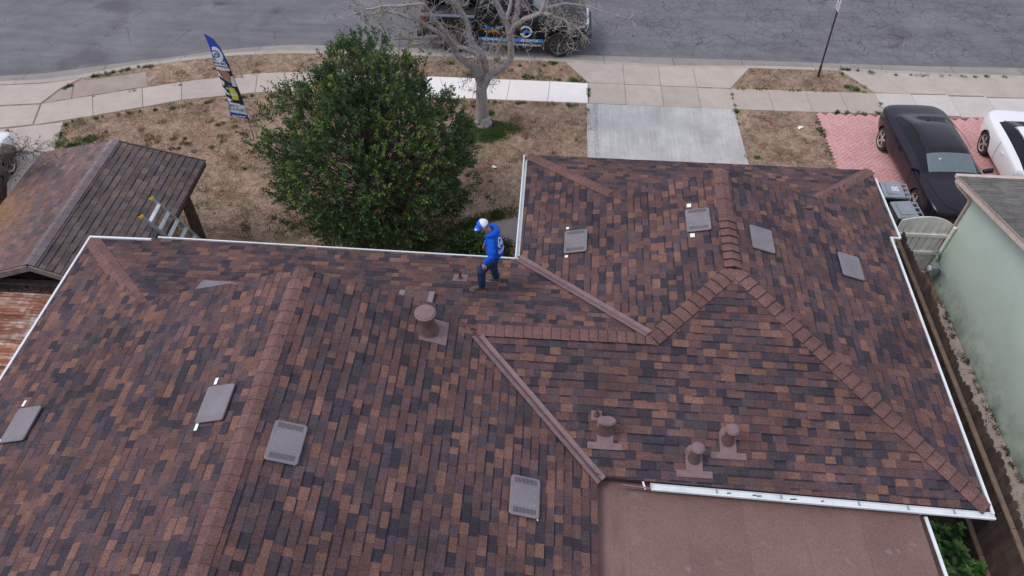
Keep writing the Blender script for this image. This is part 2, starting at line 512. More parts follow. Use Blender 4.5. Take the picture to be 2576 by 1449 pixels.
M['cap_white'] = mat_plain('cap_mesh_white', (.74, .75, .78), .85, var=.06, scale=70, bmp=.5)
M['hair'] = mat_plain('grey_hair', (.16, .13, .12), .8, var=.3, scale=60)
M['debris'] = mat_plain('leaf_litter', (.05, .03, .022), .95, var=.6, scale=12, bmp=.9)
def mat_roll():
    m, nt, b = base_mat('roll_roofing', (.2, .12, .1), .9, 0, .25)
    v = coords(nt)
    c = ramp(nt, noise(nt, v, .8, 5, .6), [(.3, (.140, .085, .076)), (.7, (.195, .121, .108))])
    c = mix(nt, 1.0, c, ramp(nt, noise(nt, v, 45, 3, .85), [(.28, .66), (.72, 1.38)]), 'MULTIPLY')
    sp = N(nt, 'ShaderNodeSeparateXYZ'); nt.links.new(v, sp.inputs[0])
    cp = N(nt, 'ShaderNodeMath', operation='COMPARE'); cp.inputs[1].default_value = 1.80; cp.inputs[2].default_value = .09; nt.links.new(sp.outputs[0], cp.inputs[0])
    c = mix(nt, mix(nt, 1.0, cp.outputs[0], ramp(nt, noise(nt, coords(nt, (3, .8, 1)), 2.5, 4, .6), [(.42, 0.0), (.66, .3)]), 'MULTIPLY'), c, (.06, .04, .04))
    p = ramp(nt, noise(nt, v, 2.6, 4, .6), [(.63, 0.0), (.72, .5)])
    c = mix(nt, p, c, (.27, .23, .225))
    p = ramp(nt, noise(nt, coords(nt, (1, .5, 1)), 1.1, 4, .6), [(.64, 0.0), (.8, .4)])
    c = mix(nt, p, c, (.11, .085, .082))
    a = N(nt, 'ShaderNodeAttribute', attribute_name='tint')
    c = mix(nt, 1.0, c, a.outputs['Color'], 'MULTIPLY')
    nt.links.new(c, b.inputs['Base Color'])
    bump(nt, b, noise(nt, v, 140, 2), .4, .004)
    return m
M['roll'] = mat_roll()

# ------------------------------------------------------------------ ground, street, kerb
def lin(pts, x):
    if x <= pts[0][0]:
        a, b = pts[0], pts[1]
    elif x >= pts[-1][0]:
        return pts[-1][1]
    else:
        for a, b in zip(pts, pts[1:]):
            if a[0] <= x <= b[0]: break
    t = (x - a[0]) / (b[0] - a[0])
    return a[1] + (b[1] - a[1]) * t

def line_of(pxs, z):
    return sorted((ground(u, v, z).x, ground(u, v, z).y) for u, v in pxs)
KB = line_of([(0, 213), (117, 208), (213, 196), (333, 172), (467, 152), (600, 139), (720, 134), (1059, 140), (1292, 151), (1422, 156), (1717, 170), (1884, 171), (2110, 178), (2417, 192), (2576, 197)], 0)
KF = line_of([(0, 204), (117, 199), (220, 185), (333, 163), (467, 144), (583, 132), (720, 126), (1059, 133), (1292, 144), (1422, 149), (1717, 165), (1884, 165), (2110, 171), (2417, 186), (2576, 191)], 0)
KA = line_of([(0, 192), (117, 185), (200, 173), (300, 160), (413, 147), (600, 122), (733, 113), (1059, 122), (1432, 138), (1539, 142), (1717, 147), (1951, 155), (2151, 162), (2351, 168), (2576, 172)], -.11)
XS = [-60, -40, -28] + [-22 + i * .8 for i in range(56)] + [26, 40, 60]
mb = MB(); mb.face([(-150, -120, -.35), (150, -120, -.35), (150, 150, -.35), (-150, 150, -.35)])
struct(mb.build('ground', M['soil']))
mb = MB()
for a, b in zip(XS, XS[1:]):
    mb.face([(a, -40, 0), (b, -40, 0), (b, lin(KB, b), 0), (a, lin(KB, a), 0)])
struct(mb.build('lawn', M['lawn']))
mb = MB()
for a, b in zip(XS, XS[1:]):
    mb.face([(a, lin(KA, a) - .03, -.105), (b, lin(KA, b) - .03, -.105), (b, 70, -.02), (a, 70, -.02)])
struct(mb.build('street', M['road']))
def strip(name, f0, z0, f1, z1, mat, gap=1.2, xs=None, drop=.15):
    k = MB(); x = -24.0; piece = 2.4
    while x < 24:
        x2 = x + piece - .012
        t = random.uniform(.9, 1.06)
        n = 4
        for i in range(n):
            a = x + (x2 - x) * i / n; b = x + (x2 - x) * (i + 1) / n
            k.face([(a, f0(a), z0), (b, f0(b), z0), (b, f1(b), z1), (a, f1(a), z1)], (t, t * .99, t * .97))
            k.face([(a, f1(a), z1), (b, f1(b), z1), (b, f1(b), z1 - drop), (a, f1(a), z1 - drop)], (t * .9, t * .88, t * .86))
            k.face([(b, f0(b), z0), (a, f0(a), z0), (a, f0(a), z0 - .2), (b, f0(b), z0 - .2)], (t, t, t))
        x += piece
    return struct(k.build(name, mat))
strip('kerb', lambda x: lin(KB, x) - .01, .008, lambda x: lin(KF, x), .004, M['curb'], drop=.1)
M['pan'] = mat_concrete('gutter_concrete', (.235, .215, .205), (.30, .275, .26), .5)
strip('gutter_pan', lambda x: lin(KF, x) + .002, -.085, lambda x: lin(KA, x), -.097, M['pan'])

# pavements built of slabs
def slab_set(name, mat, polys, z=.02, tint=.05, kind='structure', inset=.008):
    root = bpy.data.objects.new(name, None); COL.objects.link(root); root['kind'] = kind
    for poly in polys:
        poly = [Vector((p[0], p[1], 0)) for p in poly]
        c = sum(poly, Vector()) / len(poly)
        q = [p + (c - p).normalized() * inset for p in poly]
        t = random.uniform(1 - tint, 1 + tint)
        k = MB(); k.prism([(p.x, p.y) for p in q], -.1, z + random.uniform(-.004, .004), (t, t * random.uniform(.98, 1), t * random.uniform(.96, 1)))
        o = k.build('slab', mat, root); bevel(o, .008, 1)
    return root
def gp(*pts): return [tuple(ground(u, v)[:2]) for u, v in pts]
# left walk
jt = [((105, 262), (85, 315)), ((233, 242), (235, 292)), ((358, 222), (360, 270)), ((457, 207), (457, 252)), ((648, 185), (643, 234)), ((750, 182), (745, 230)), ((860, 184), (852, 233)), ((960, 189), (955, 240)), ((1062, 193), (1060, 245))]
slab_set('sidewalk', M['walk'], [gp(a[0], b[0], b[1], a[1]) for a, b in zip(jt, jt[1:])])
jw = [((1062, 193), (1060, 245)), ((1199, 198), (1188, 249)), ((1284, 202), (1274, 253)), ((1384, 206), (1377, 257)), ((1479, 211), (1479, 261))]
slab_set('white_sidewalk', M['walk_new'], [gp(a[0], b[0], b[1], a[1]) for a, b in zip(jw, jw[1:])], z=.03, tint=.02)
X4 = [1.82, 3.02, 4.22, 5.4, 6.5]
ap = []
for i in range(4):
    a, b = X4[i], X4[i + 1]
    ap.append([(a, 6.42), (b, 6.44), (b, 7.62), (a, 7.60)])
    kb = lambda x: lin(KB, x) - .015
    if i == 0: ap.append([(a, 7.62), (b, 7.63), (b, kb(b)), (1.05, kb(1.05))])
    elif i == 3: ap.append([(a, 7.63), (b, 7.64), (7.34, kb(7.34)), (a, kb(a))])
    else: ap.append([(a, 7.62), (b, 7.63), (b, kb(b)), (a, kb(a))])
X5 = [6.5, 7.72, 8.95, 10.08, 11.22]
for a, b in zip(X5, X5[1:]): ap.append([(a, 6.44 + (a - 6.5) * .02), (b, 6.44 + (b - 6.5) * .02), (b, 7.64 + (b - 6.5) * .015), (a, 7.64 + (a - 6.5) * .015)])
slab_set('driveway_apron', M['walk'], ap)
X6 = [11.22, 12.4, 13.62, 14.85, 16.1, 17.3, 18.5, 19.7]
slab_set('grey_sidewalk', M['walk_grey'], [[(a, 6.54), (b, 6.6), (b, 7.78), (a, 7.72)] for a, b in zip(X6, X6[1:])])
pr = [[(11.24, 7.75), (12.35, 7.77), (11.7, kb(11.7)), (10.42, kb(10.42))]]
for a, b in zip(X6[1:], X6[2:]): pr.append([(a - .05, 7.77), (b - .05, 7.82), (b - .7, kb(b - .7)), (a - .7, kb(a - .7))])
slab_set('neighbour_apron', M['walk'], pr)
slab_set('driveway', M['drive'], [[(1.75, 6.40), (6.44, 6.42), (6.49, -.3), (1.73, -.3)]], z=.028, inset=.0)
slab_set('left_driveway', M['walk'], [gp((-70, 228), (0, 216), (110, 211), (205, 198), (150, 225), (103, 261), (0, 266), (-70, 270)),
    gp((-70, 273), (0, 269), (102, 264), (83, 314), (0, 323), (-70, 330)), gp((-70, 334), (0, 326), (20, 324), (0, 346), (-70, 400)),
    gp((24, 324), (82, 317), (160, 308), (138, 380), (60, 560), (-70, 800), (-70, 404), (2, 349))], tint=.04)
slab_set('parking_strip_pavement', mat_concrete('pinkish_gravel_concrete', (.27, .22, .20), (.34, .29, .26), .35), [gp((182, 247), (187, 208), (235, 200), (368, 181), (372, 217)), gp((108, 261), (153, 226), (185, 209), (180, 248))], z=.012)
pathpoly = [(-.1, .95), (-.9, .65), (-1.6, -.3), (-2.1, -1.2), (-2.2, -3.2), (-1.0, -3.2), (-1.0, -.9), (-.4, -.1), (.6, .0), (.6, .95)]
slab_set('front_path', mat_concrete('path_concrete', (.25, .22, .195), (.31, .275, .245), .35), [[pathpoly[0], pathpoly[1], pathpoly[2], pathpoly[7], pathpoly[8], pathpoly[9]], [pathpoly[2], pathpoly[3], pathpoly[6], pathpoly[7]], [pathpoly[3], pathpoly[4], pathpoly[5], pathpoly[6]]], z=.018, inset=.004)

# herringbone brick driveway
bd = bpy.data.objects.new('brick_driveway', None); COL.objects.link(bd); bd['kind'] = 'structure'
mb = MB(); mb.prism([(9.0, 6.42), (19.5, 6.56), (19.5, -.6), (9.15, -.6)], -.05, .004)
mb.build('joint_bed', M['joint'], bd)
bricks = []
L, Wd = .22, .11
ca, sa = math.cos(R(45)), math.sin(R(45))
def inside_brick(x, y): return 9.06 < x < 17.5 and -.4 < y < 6.40 + (x - 9) * .013
for i in range(-100, 110):
    for j in range(-80, 80):
        for hor in (0, 1):
            # classic herringbone lattice in a turned frame
            u0 = (i + 0) * Wd + j * 2 * Wd; v0 = i * Wd - j * 2 * Wd
            if hor: p = (u0, v0, u0 + L, v0 + Wd)
            else: p = (u0, v0 + Wd, u0 + Wd, v0 + Wd + L)
            cx = (p[0] + p[2]) / 2; cy = (p[1] + p[3]) / 2
            x = 12.5 + cx * ca - cy * sa; y = 3 + cx * sa + cy * ca
            if inside_brick(x, y): bricks.append((x, y, p[2] - p[0], p[3] - p[1]))
seen = set(); bl = []
for b in bricks:
    k = (round(b[0], 2), round(b[1], 2), b[2] > b[3])
    if k not in seen: seen.add(k); bl.append(b)
def brick_into(k, b, tint):
    x, y, w, h = b; g = .0040
    q = []
    for sx, sy in ((-1, -1), (1, -1), (1, 1), (-1, 1)):
        a, c = sx * (w / 2 - g), sy * (h / 2 - g)
        q.append((x + a * ca - c * sa, y + a * sa + c * ca))
    k.prism(q, .0, .016 + random.uniform(-.002, .003), tint, bottom=False)
def under_car(x, y): return (10.3 < x < 12.4 and .9 < y < 5.6) or (13.1 < x < 15.2 and 1 < y < 6)
vis = [b for b in bl if in_view((b[0], b[1], 0), 0) and not under_car(b[0], b[1]) and b[1] > 2.6 - (b[0] - 9) * .0 or False]
vis.sort(key=lambda b: (Vector((b[0], b[1], 0)) - CAM).length)
near = set(id(b) for b in vis[:290])
st = MB()
for b in bl:
    t = random.uniform(.93, 1.06); tint = (t, t * random.uniform(.96, 1.02), t * random.uniform(.96, 1.02))
    if id(b) in near:
        k = MB(); brick_into(k, b, tint); k.build('brick', M['brick'], bd)
    else: brick_into(st, b, tint)
tag(st.build('brick_field', M['brick'], bd), kind='stuff')

# ------------------------------------------------------------------ dry grass and weeds
def pip(poly, x, y):
    c = False; n = len(poly)
    for i in range(n):
        x1, y1 = poly[i]; x2, y2 = poly[(i + 1) % n]
        if (y1 > y) != (y2 > y) and x < (x2 - x1) * (y - y1) / (y2 - y1) + x1: c = not c
    return c
near_edge = line_of([(160, 308), (235, 292), (360, 270), (457, 252), (552, 240), (643, 234), (852, 233), (1060, 246), (1188, 250), (1377, 258), (1479, 263)], 0)
far_edge = line_of([(171, 252), (233, 242), (358, 222), (457, 207), (648, 185), (860, 184), (1062, 193), (1284, 201), (1479, 210)], 0)
lawn_left = [gp((160, 308))[0], gp((138, 380))[0], gp((60, 560))[0]]
def is_lawn(x, y):
    if 6.5 < x < 9.0 and -.2 < y < 6.4: return True
    if y > lin(KB, x) - .02: return False
    if x < 1.8 and y > lin(far_edge, x) + .02:
        if x > 1.05 and (x - 1.05) / .77 > (8.95 - y) / 1.33: return False
        return x > -12.4
    if 6.5 < x < 11.2 and y > 7.68:
        return x > 6.5 + (y - 7.64) / 1.3 * .86 + .03 and x < 11.2 - (y - 7.7) / 1.25 * .8 - .03
    if x < 1.71 and y < lin(near_edge, x) - .02 and y > -3.4:
        if x < -14.2 + (4.2 - y) * .2: return False
        return not pip(pathpoly, x, y)
    return False
def cmix(a, b, t): return tuple(p + (q - p) * t for p, q in zip(a, b))
STRAW = [(.50, .37, .27), (.36, .24, .17), (.24, .15, .105), (.13, .08, .06), (.58, .46, .35), (.36, .20, .115)]
GREEN = [(.060, .115, .030), (.085, .165, .035), (.045, .085, .025), (.12, .18, .05)]
def blade(k, x, y, z, h, tilt, az, w, col):
    d = Vector((math.cos(az) * math.sin(tilt), math.sin(az) * math.sin(tilt), math.cos(tilt)))
    s = Vector((-math.sin(az), math.cos(az), 0)) * w
    b = Vector((x, y, z))
    k.face([b - s, b + s, b + d * h], col)
rnd = random.Random(11)
k = MB()
tries = 0; made = 0
while made < 110000 and tries < 500000:
    tries += 1
    x = rnd.uniform(-14.5, 11.3); y = rnd.uniform(-3.2, 9.0)
    if not is_lawn(x, y): continue
    nz = mnoise.noise(Vector((x * 1.1, y * 1.1, 0))); n2 = mnoise.noise(Vector((x * 4, y * 4, 5)))
    if nz * 1.2 + n2 * .7 < rnd.uniform(-.55, .35): continue
    gz = mnoise.noise(Vector((x * 1.7 + 9, y * 1.7, 3)))
    pcn = mnoise.noise(Vector((x * 2.3, y * 2.3, 11))) + .5 * mnoise.noise(Vector((x * 7, y * 7, 2)))
    ST_ = (STRAW[3], STRAW[2], STRAW[5], STRAW[1], STRAW[0], STRAW[4])
    c = ST_[max(0, min(5, int(2.7 + pcn * 5 + rnd.gauss(0, .9))))] if rnd.random() > max(.03, gz * 1.6 - .15) else GREEN[rnd.randrange(4)]
    if n2 < -.25: c = cmix(c, (.07, .045, .035), .5)
    blade(k, x, y, 0, rnd.uniform(.03, .085), rnd.uniform(.5, 1.45), rnd.uniform(0, 6.28), rnd.uniform(.004, .010), c)
    made += 1
g = k.build('dry_grass', M['grass']); tag(g, 'short straw-coloured dry grass covering the front yard and verges', 'grass', kind='stuff')
# green weeds along edges and round the tree
k = MB(); kd = MB()
spots = []
def seg(p, q, n, r, dens, green=1.0):
    for i in range(n):
        t = rnd.random() if rnd.random() < .75 else (i + rnd.random()) / n
        if rnd.random() < .35: continue
        a = ground(*p); b = ground(*q); c = a + (b - a) * t
        spots.append((c.x + rnd.gauss(0, .02), c.y + rnd.gauss(0, .02), r * rnd.uniform(.35, 1.9), int(dens * rnd.uniform(.25, 2.2)), green))
seg((150, 340), (140, 378), 8, .18, 90); seg((165, 310), (150, 345), 7, .12, 60)
seg((160, 372), (250, 350), 12, .2, 130); seg((225, 350), (245, 352), 4, .18, 150)
seg((170, 308), (650, 240), 40, .06, 26, .8); seg((215, 197), (330, 174), 18, .07, 60); seg((330, 174), (470, 154), 14, .06, 30, .7)
seg((190, 250), (640, 190), 20, .05, 18, .6); seg((160, 225), (190, 212), 6, .08, 60)
seg((1090, 252), (1475, 266), 36, .07, 26, .85); seg((1130, 262), (1215, 262), 5, .14, 60)
seg((1175, 300), (1165, 335), 16, .22, 150); seg((1165, 335), (1265, 342), 26, .24, 170); seg((1240, 318), (1300, 325), 14, .20, 110); seg((1230, 285), (1240, 290), 3, .12, 60)
seg((1480, 215), (1480, 262), 8, .05, 60); seg((1300, 193), (1478, 207), 14, .10, 50); seg((1260, 156), (1420, 160), 8, .07, 30)
seg((1480, 268), (1478, 380), 14, .07, 26, .7); seg((1380, 60 + 80), (1420, 150), 3, .06, 30)
seg((1130, 190), (1200, 192), 6, .12, 70, .8)
seg((2115, 175), (2260, 192), 12, .06, 60); seg((2260, 190), (2560, 197), 20, .05, 26, .9)
seg((1840, 224), (2195, 235), 18, .06, 24, .8); seg((2120, 218), (2180, 232), 8, .13, 60); seg((2110, 182), (2190, 230), 10, .06, 24)
seg((2095, 284), (2230, 288), 16, .05, 60); seg((1850, 280), (1862, 300), 5, .07, 60); seg((1850, 290), (1880, 400), 10, .05, 14, .6)
seg((2055, 300), (2095, 420), 18, .10, 40, .7); seg((1900, 395), (1915, 400), 2, .1, 50)
seg((2200, 240), (2222, 280), 5, .05, 50); seg((1838, 230), (1850, 275), 4, .04, 30)
seg((1130, 590), (1210, 560), 16, .26, 170); seg((1050, 620), (1160, 595), 18, .26, 160, .8); seg((1210, 550), (1310, 530), 14, .16, 90, .8)
seg((700, 560), (1000, 620), 30, .25, 50, .6); seg((560, 600), (640, 605), 5, .12, 50)
seg((1290, 620), (1300, 640), 3, .1, 20, .4)
for i in range(260):
    x = rnd.uniform(-14, 1.6); y = rnd.uniform(-2.5, 8.9)
    if is_lawn(x, y): spots.append((x, y, rnd.uniform(.04, .16), int(rnd.uniform(12, 60)), rnd.choice([.15, .5, .8])))
for i in range(18):
    spots.append((rnd.uniform(-11.5, -8.5), rnd.uniform(3.0, 4.9), rnd.uniform(.08, .14), 50, 0.0))
for x, y, r, n, gr in spots:
    for _ in range(n):
        a = rnd.uniform(0, 6.28); q = r * math.sqrt(rnd.random()) * 1.1
        c = GREEN[rnd.randrange(4)] if rnd.random() < gr else cmix((.10, .06, .045), STRAW[2], rnd.random() * .6)
        blade(k, x + math.cos(a) * q, y + math.sin(a) * q, 0, rnd.uniform(.03, .11), rnd.uniform(.1, 1.0), rnd.uniform(0, 6.28), rnd.uniform(.006, .014), c)
w = k.build('weeds', M['grass']); tag(w, 'green and brown weeds growing in patches along the pavement edges and round the tree', 'weeds', kind='stuff')
# bare soil ring at tree foot
mb = MB()
q = [(-1.466 + .05 + math.cos(a) * .52 * (1 + .25 * math.sin(3 * a)), 5.02 + math.sin(a) * .38 * (1 + .2 * math.sin(5 * a))) for a in [i * 2 * math.pi / 24 for i in range(24)]]
mb.prism(q, -.05, .02); struct(mb.build('soil_mound', M['soil']))

def litter(u, v, s, label):
    p = ground(u, v, .03); k = MB()
    for i in range(3):
        a = rnd.uniform(0, 6.28); c = Vector((p.x + rnd.uniform(-s, s) * .5, p.y + rnd.uniform(-s, s) * .5, .045))
        e = Vector((math.cos(a), math.sin(a), .2)) * s * rnd.uniform(.4, .9); f = Vector((-math.sin(a), math.cos(a), .3)) * s * rnd.uniform(.2, .4)
        k.hexa([c - e - f, c + e - f, c + e + f, c - e + f] + [x + Vector((0, 0, .004)) for x in (c - e - f, c + e - f, c + e + f, c - e + f)])
    o = k.build('paper_scrap', M['white_tab']); tag(o, label, 'litter')
litter(1243, 420, .07, 'white paper scrap on the dry lawn below the bare tree')
litter(2012, 322, .10, 'white paper scrap on the brown strip beside the pink driveway')
litter(2240, 318, .06, 'small white scrap on the pink brick driveway')

# ------------------------------------------------------------------ the house and its roof
E0 = 2.8
def fit_plane(pts):
    import numpy as np
    a = np.array([tuple(p) for p in pts]); c = a.mean(0)
    n = np.linalg.svd(a - c)[2][2]
    if n[2] < 0: n = -n
    return Vector(c), Vector(n)
Z = lambda x, y, z=0.0: Vector((x, y, z + E0))
A_ = Z(.05, 0); B_ = Z(7.98, 0); C_ = Z(.02, -3.44, .015); D_ = Z(-8.81, -3.44, .03); F_ = Z(7.55, -8.34); G_ = Z(1.478, -8.16)
P_ = Z(3.93, -4.45, 1.048); Wr_ = Z(4.08, -1.53, 1.048); Rl_ = Z(-.753, -5.83, .676); Rm_ = Z(2.425, -5.83, .676)
Q_ = Z(-3.667, -5.40, 1.559); K_ = Z(-3.667, -12.5, 1.559); LS_ = Z(-8.81, -12.5); RS_ = Z(1.40, -12.5)
PLN = dict(east=fit_plane([B_, F_, P_, Wr_]), west=fit_plane([A_, C_, P_, Wr_]), rear=fit_plane([G_, F_, Rl_, Rm_, P_]),
           strip=fit_plane([D_, C_, Rl_, Rm_]), lw=fit_plane([D_, LS_, Q_, K_]), le=fit_plane([G_, RS_, Q_, K_, Rl_]),
           skirt=(A_, Vector((0, .2694, 1)).normalized()))
def zon(f, x, y):
    c, n = PLN[f]
    return c.z - ((x - c.x) * n.x + (y - c.y) * n.y) / n.z
def face_pt(u, v, f, h=0.0):
    c, n = PLN[f]; c = c + n * h
    d = FW + RX * ((u - 1288) / 1852.15) - UP * ((v - 724.5) / 1852.15)
    return CAM + d * ((c - CAM).dot(n) / d.dot(n))
FACES = dict(
    east=[(7.99, .0), (6.24, -1.60), (4.08, -1.53), (3.93, -4.45), (7.55, -8.36), (7.747, -2.235), (7.972, -2.235)],
    west=[(.05, 0), (.02, -3.44), (2.425, -5.83), (3.93, -4.45), (4.08, -1.53), (1.86, -1.80)],
    skirt=[(.05, 0), (1.86, -1.80), (2.1, -2.1), (6.0, -2.1), (6.24, -1.60), (7.99, 0)],
    strip=[(-8.81, -3.45), (-6.70, -5.62), (-6.4, -5.78), (-1.3, -5.78), (-.753, -5.83), (2.425, -5.83), (.02, -3.44), (-7.46, -3.33), (-7.55, -3.43)],
    rear=[(1.478, -8.17), (7.56, -8.36), (3.93, -4.45), (2.425, -5.83), (-.753, -5.83)],
    lw=[(-8.81, -3.45), (-8.83, -12.5), (-3.667, -12.5), (-3.667, -5.40), (-4.65, -5.50), (-5.69, -5.50), (-6.70, -5.62)],
    le=[(-3.667, -5.40), (-3.667, -12.5), (1.40, -12.5), (1.478, -8.15), (-.753, -5.83), (-1.20, -5.46), (-2.7, -5.44)])
def frame_of(f):
    n = PLN[f][1]
    e = Vector((-n.y, n.x, 0)).normalized()       # along the eave
    u = n.cross(e).normalized()                   # up the slope
    if u.z < 0: u = -u; 
    return n, e, u
def clip(poly, a, b, c):
    """keep a*x+b*y<=c"""
    out = []; n = len(poly)
    for i in range(n):
        p, q = poly[i], poly[(i + 1) % n]
        dp = a * p[0] + b * p[1] - c; dq = a * q[0] + b * q[1] - c
        if dp <= 0: out.append(p)
        if (dp < 0 < dq) or (dq < 0 < dp):
            t = dp / (dp - dq); out.append((p[0] + (q[0] - p[0]) * t, p[1] + (q[1] - p[1]) * t))
    return out
def area(p):
    return abs(sum(p[i][0] * p[(i + 1) % len(p)][1] - p[(i + 1) % len(p)][0] * p[i][1] for i in range(len(p)))) / 2
SH = [((.155, .084, .067), .15), ((.112, .063, .058), .21), ((.090, .056, .059), .32), ((.060, .046, .055), .18), ((.041, .035, .046), .14)]
def pick(r):
    t = r.random() * sum(w for _, w in SH)
    for c, w in SH:
        t -= w
        if t <= 0: break
    k = r.uniform(.86, 1.14)
    return (c[0] * k, c[1] * k, c[2] * k * r.uniform(.95, 1.05))
def shingle_cells(n, e, u, org, poly3, r, expo=.143, wlo=.11, whi=.25, picker=pick, plain=False, lift=.0):
    """yields (centre, MB-filling function) for every shingle tab on a planar polygon"""
    pts = [((p - org).dot(e), (p - org).dot(u)) for p in poly3]
    lo = min(p[1] for p in pts); hi = max(p[1] for p in pts)
    a0 = min(p[0] for p in pts); a1 = max(p[0] for p in pts)
    cells = []
    row = 0; b = lo
    while b < hi:
        band = clip(clip(pts, 0, -1, -b), 0, 1, b + expo)
        if len(band) >= 3:
            a = a0 - r.uniform(0, whi)
            prev = None
            while a < a1:
                w = r.uniform(wlo, whi) if not plain else whi
                if not plain and r.random() < .10: w *= 1.5
                c = clip(clip(band, -1, 0, -(a + .0012)), 1, 0, a + w - .0012)
                if len(c) >= 3 and area(c) > 2e-5:
                    col = picker(r)
                    up = r.random() < .5
                    cells.append((c, b, expo, col, up))
                a += w
        b += expo; row += 1
    return cells
def cell_mesh(k, cell, org, n, e, u, r, thick=.010, lift=.0):
    c, b, ex, col, up = cell
    hi = thick + (.0045 if up else 0)
    def P3(p, h): return org + e * p[0] + u * p[1] + n * h
    def hh(p): return lift + .0035 + (hi - .0035) * (1 - (p[1] - b) / ex)
    top = [P3(p, hh(p)) for p in c]
    # make it wind upward
    nn = (top[1] - top[0]).cross(top[2] - top[0])
    order = c if nn.dot(n) > 0 else list(reversed(c))
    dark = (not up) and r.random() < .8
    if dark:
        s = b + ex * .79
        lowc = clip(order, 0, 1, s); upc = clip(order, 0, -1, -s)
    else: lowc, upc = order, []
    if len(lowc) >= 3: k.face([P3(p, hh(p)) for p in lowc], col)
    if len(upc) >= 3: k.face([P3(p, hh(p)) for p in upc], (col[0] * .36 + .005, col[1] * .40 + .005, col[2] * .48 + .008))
    m = len(order)
    for i in range(m):
        p, q = order[i], order[(i + 1) % m]
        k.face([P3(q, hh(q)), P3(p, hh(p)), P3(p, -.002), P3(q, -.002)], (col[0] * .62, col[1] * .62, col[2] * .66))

house = thing('house', 'single-storey house under a new brown and slate shingle roof with many grey vents', 'house')
roof = None
mb = MB()
for f, poly in FACES.items():
    pts = [Vector((x, y, zon(f, x, y) - .004)) for x, y in poly]
    if (pts[1] - pts[0]).cross(pts[2] - pts[1]).z < 0: pts.reverse()
    mb.face(pts, (.6, .6, .6)); mb.face([p - Vector((0, 0, .035)) for p in reversed(pts)], (.6, .6, .6))
roof = mb.build('roof', M['deck'], house)

rs = random.Random(5)
allc = []
for f, poly in FACES.items():
    n, e, u = frame_of(f)
    org = PLN[f][0]
    p3 = [Vector((x, y, zon(f, x, y))) for x, y in poly]
    for c in shingle_cells(n, e, u, org, p3, rs):
        cx = sum(p[0] for p in c[0]) / len(c[0]); cy = sum(p[1] for p in c[0]) / len(c[0])
        w = org + e * cx + u * cy
        if w.y < -12.4: continue
        allc.append((c, org, n, e, u, w))
big = [c for c in allc if in_view(c[5], -6) and area(c[0][0]) > .014]
big.sort(key=lambda c: (c[5] - CAM).length / math.sqrt(area(c[0][0])) / max(.3, abs(c[2].dot((CAM - c[5]).normalized()))))
ids = set(id(c) for c in big[:300])
fld = MB()
for c in allc:
    if id(c) in ids:
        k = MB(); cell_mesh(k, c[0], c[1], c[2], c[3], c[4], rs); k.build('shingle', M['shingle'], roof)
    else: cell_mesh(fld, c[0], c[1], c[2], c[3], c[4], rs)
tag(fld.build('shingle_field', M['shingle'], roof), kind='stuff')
print('shingles', len(allc))

# ridge and hip caps: folded shingles lapped one over the next
CAPC = (.152, .084, .077)
def caps(a, b, fl, fr, width=.15, step=.19, thick=.010, smooth=False, rr=rs, trim=0.0):
    a = Vector(a); b = Vector(b); d = (b - a); Ln = d.length; d.normalize()
    nl, nr = PLN[fl][1], PLN[fr][1]
    def side(nv, other):
        s = d.cross(nv).normalized()
        mid = a + d * Ln * .5
        if s.dot(other) < 0: s = -s
        return s
    # directions down each side
    ld = nl.copy(); ld = Vector((nl.x, nl.y, 0)); rd = Vector((nr.x, nr.y, 0))
    sl = side(nl, ld); sr = side(nr, rd)
    n = int(Ln / step) ; st = Ln / n
    for i in range(n):
        p = a + d * (st * i - .02); q = a + d * (st * (i + 1) + (.05 if i < n - 1 else .0))
        t = rr.uniform(.9, 1.08); col = tuple(x * t for x in CAPC)
        h0 = thick * (1.4 if smooth else 2.6) + .014; h1 = .012       # the near end rides over
        jl = rr.uniform(-.004, .004); k = MB()
        up = (nl + nr).normalized()
        def sec(c, h):
            return [c + sl * (width + jl) + nl * (h), c + up * (h + .006), c + sr * (width - jl) + nr * (h)]
        s0 = sec(p, h0); s1 = sec(q, h1)
        b0 = [x - up * thick * 2.2 for x in s0]; b1 = [x - up * thick * .8 for x in s1]
        v = s0 + s1 + b0 + b1
        nb_ = len(k.v)
        k.v += [tuple(x) for x in v]
        fs = [(0, 1, 4, 3), (1, 2, 5, 4), (0, 6, 7, 1), (1, 7, 8, 2), (3, 9, 6, 0), (2, 8, 11, 5), (5, 11, 10, 4), (4, 10, 9, 3), (6, 9, 10, 7), (7, 10, 11, 8)]
        eg = (.006 if smooth else .009) / (q - p).length  # thin dark strip at the near end: shading of the lap's thickness, painted in
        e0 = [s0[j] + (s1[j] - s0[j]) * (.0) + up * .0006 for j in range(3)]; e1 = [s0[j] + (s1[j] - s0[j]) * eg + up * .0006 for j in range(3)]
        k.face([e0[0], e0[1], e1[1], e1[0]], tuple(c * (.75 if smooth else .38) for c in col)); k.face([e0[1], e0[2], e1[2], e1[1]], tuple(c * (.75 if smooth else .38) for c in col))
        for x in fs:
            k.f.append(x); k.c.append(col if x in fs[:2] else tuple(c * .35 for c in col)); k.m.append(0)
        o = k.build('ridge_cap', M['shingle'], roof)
        me = o.data
        bm = bmesh.new(); bm.from_mesh(me); bmesh.ops.recalc_face_normals(bm, faces=bm.faces); bm.to_mesh(me); bm.free()
def zp(f, x, y, h=0): return Vector((x, y, zon(f, x, y) + h))
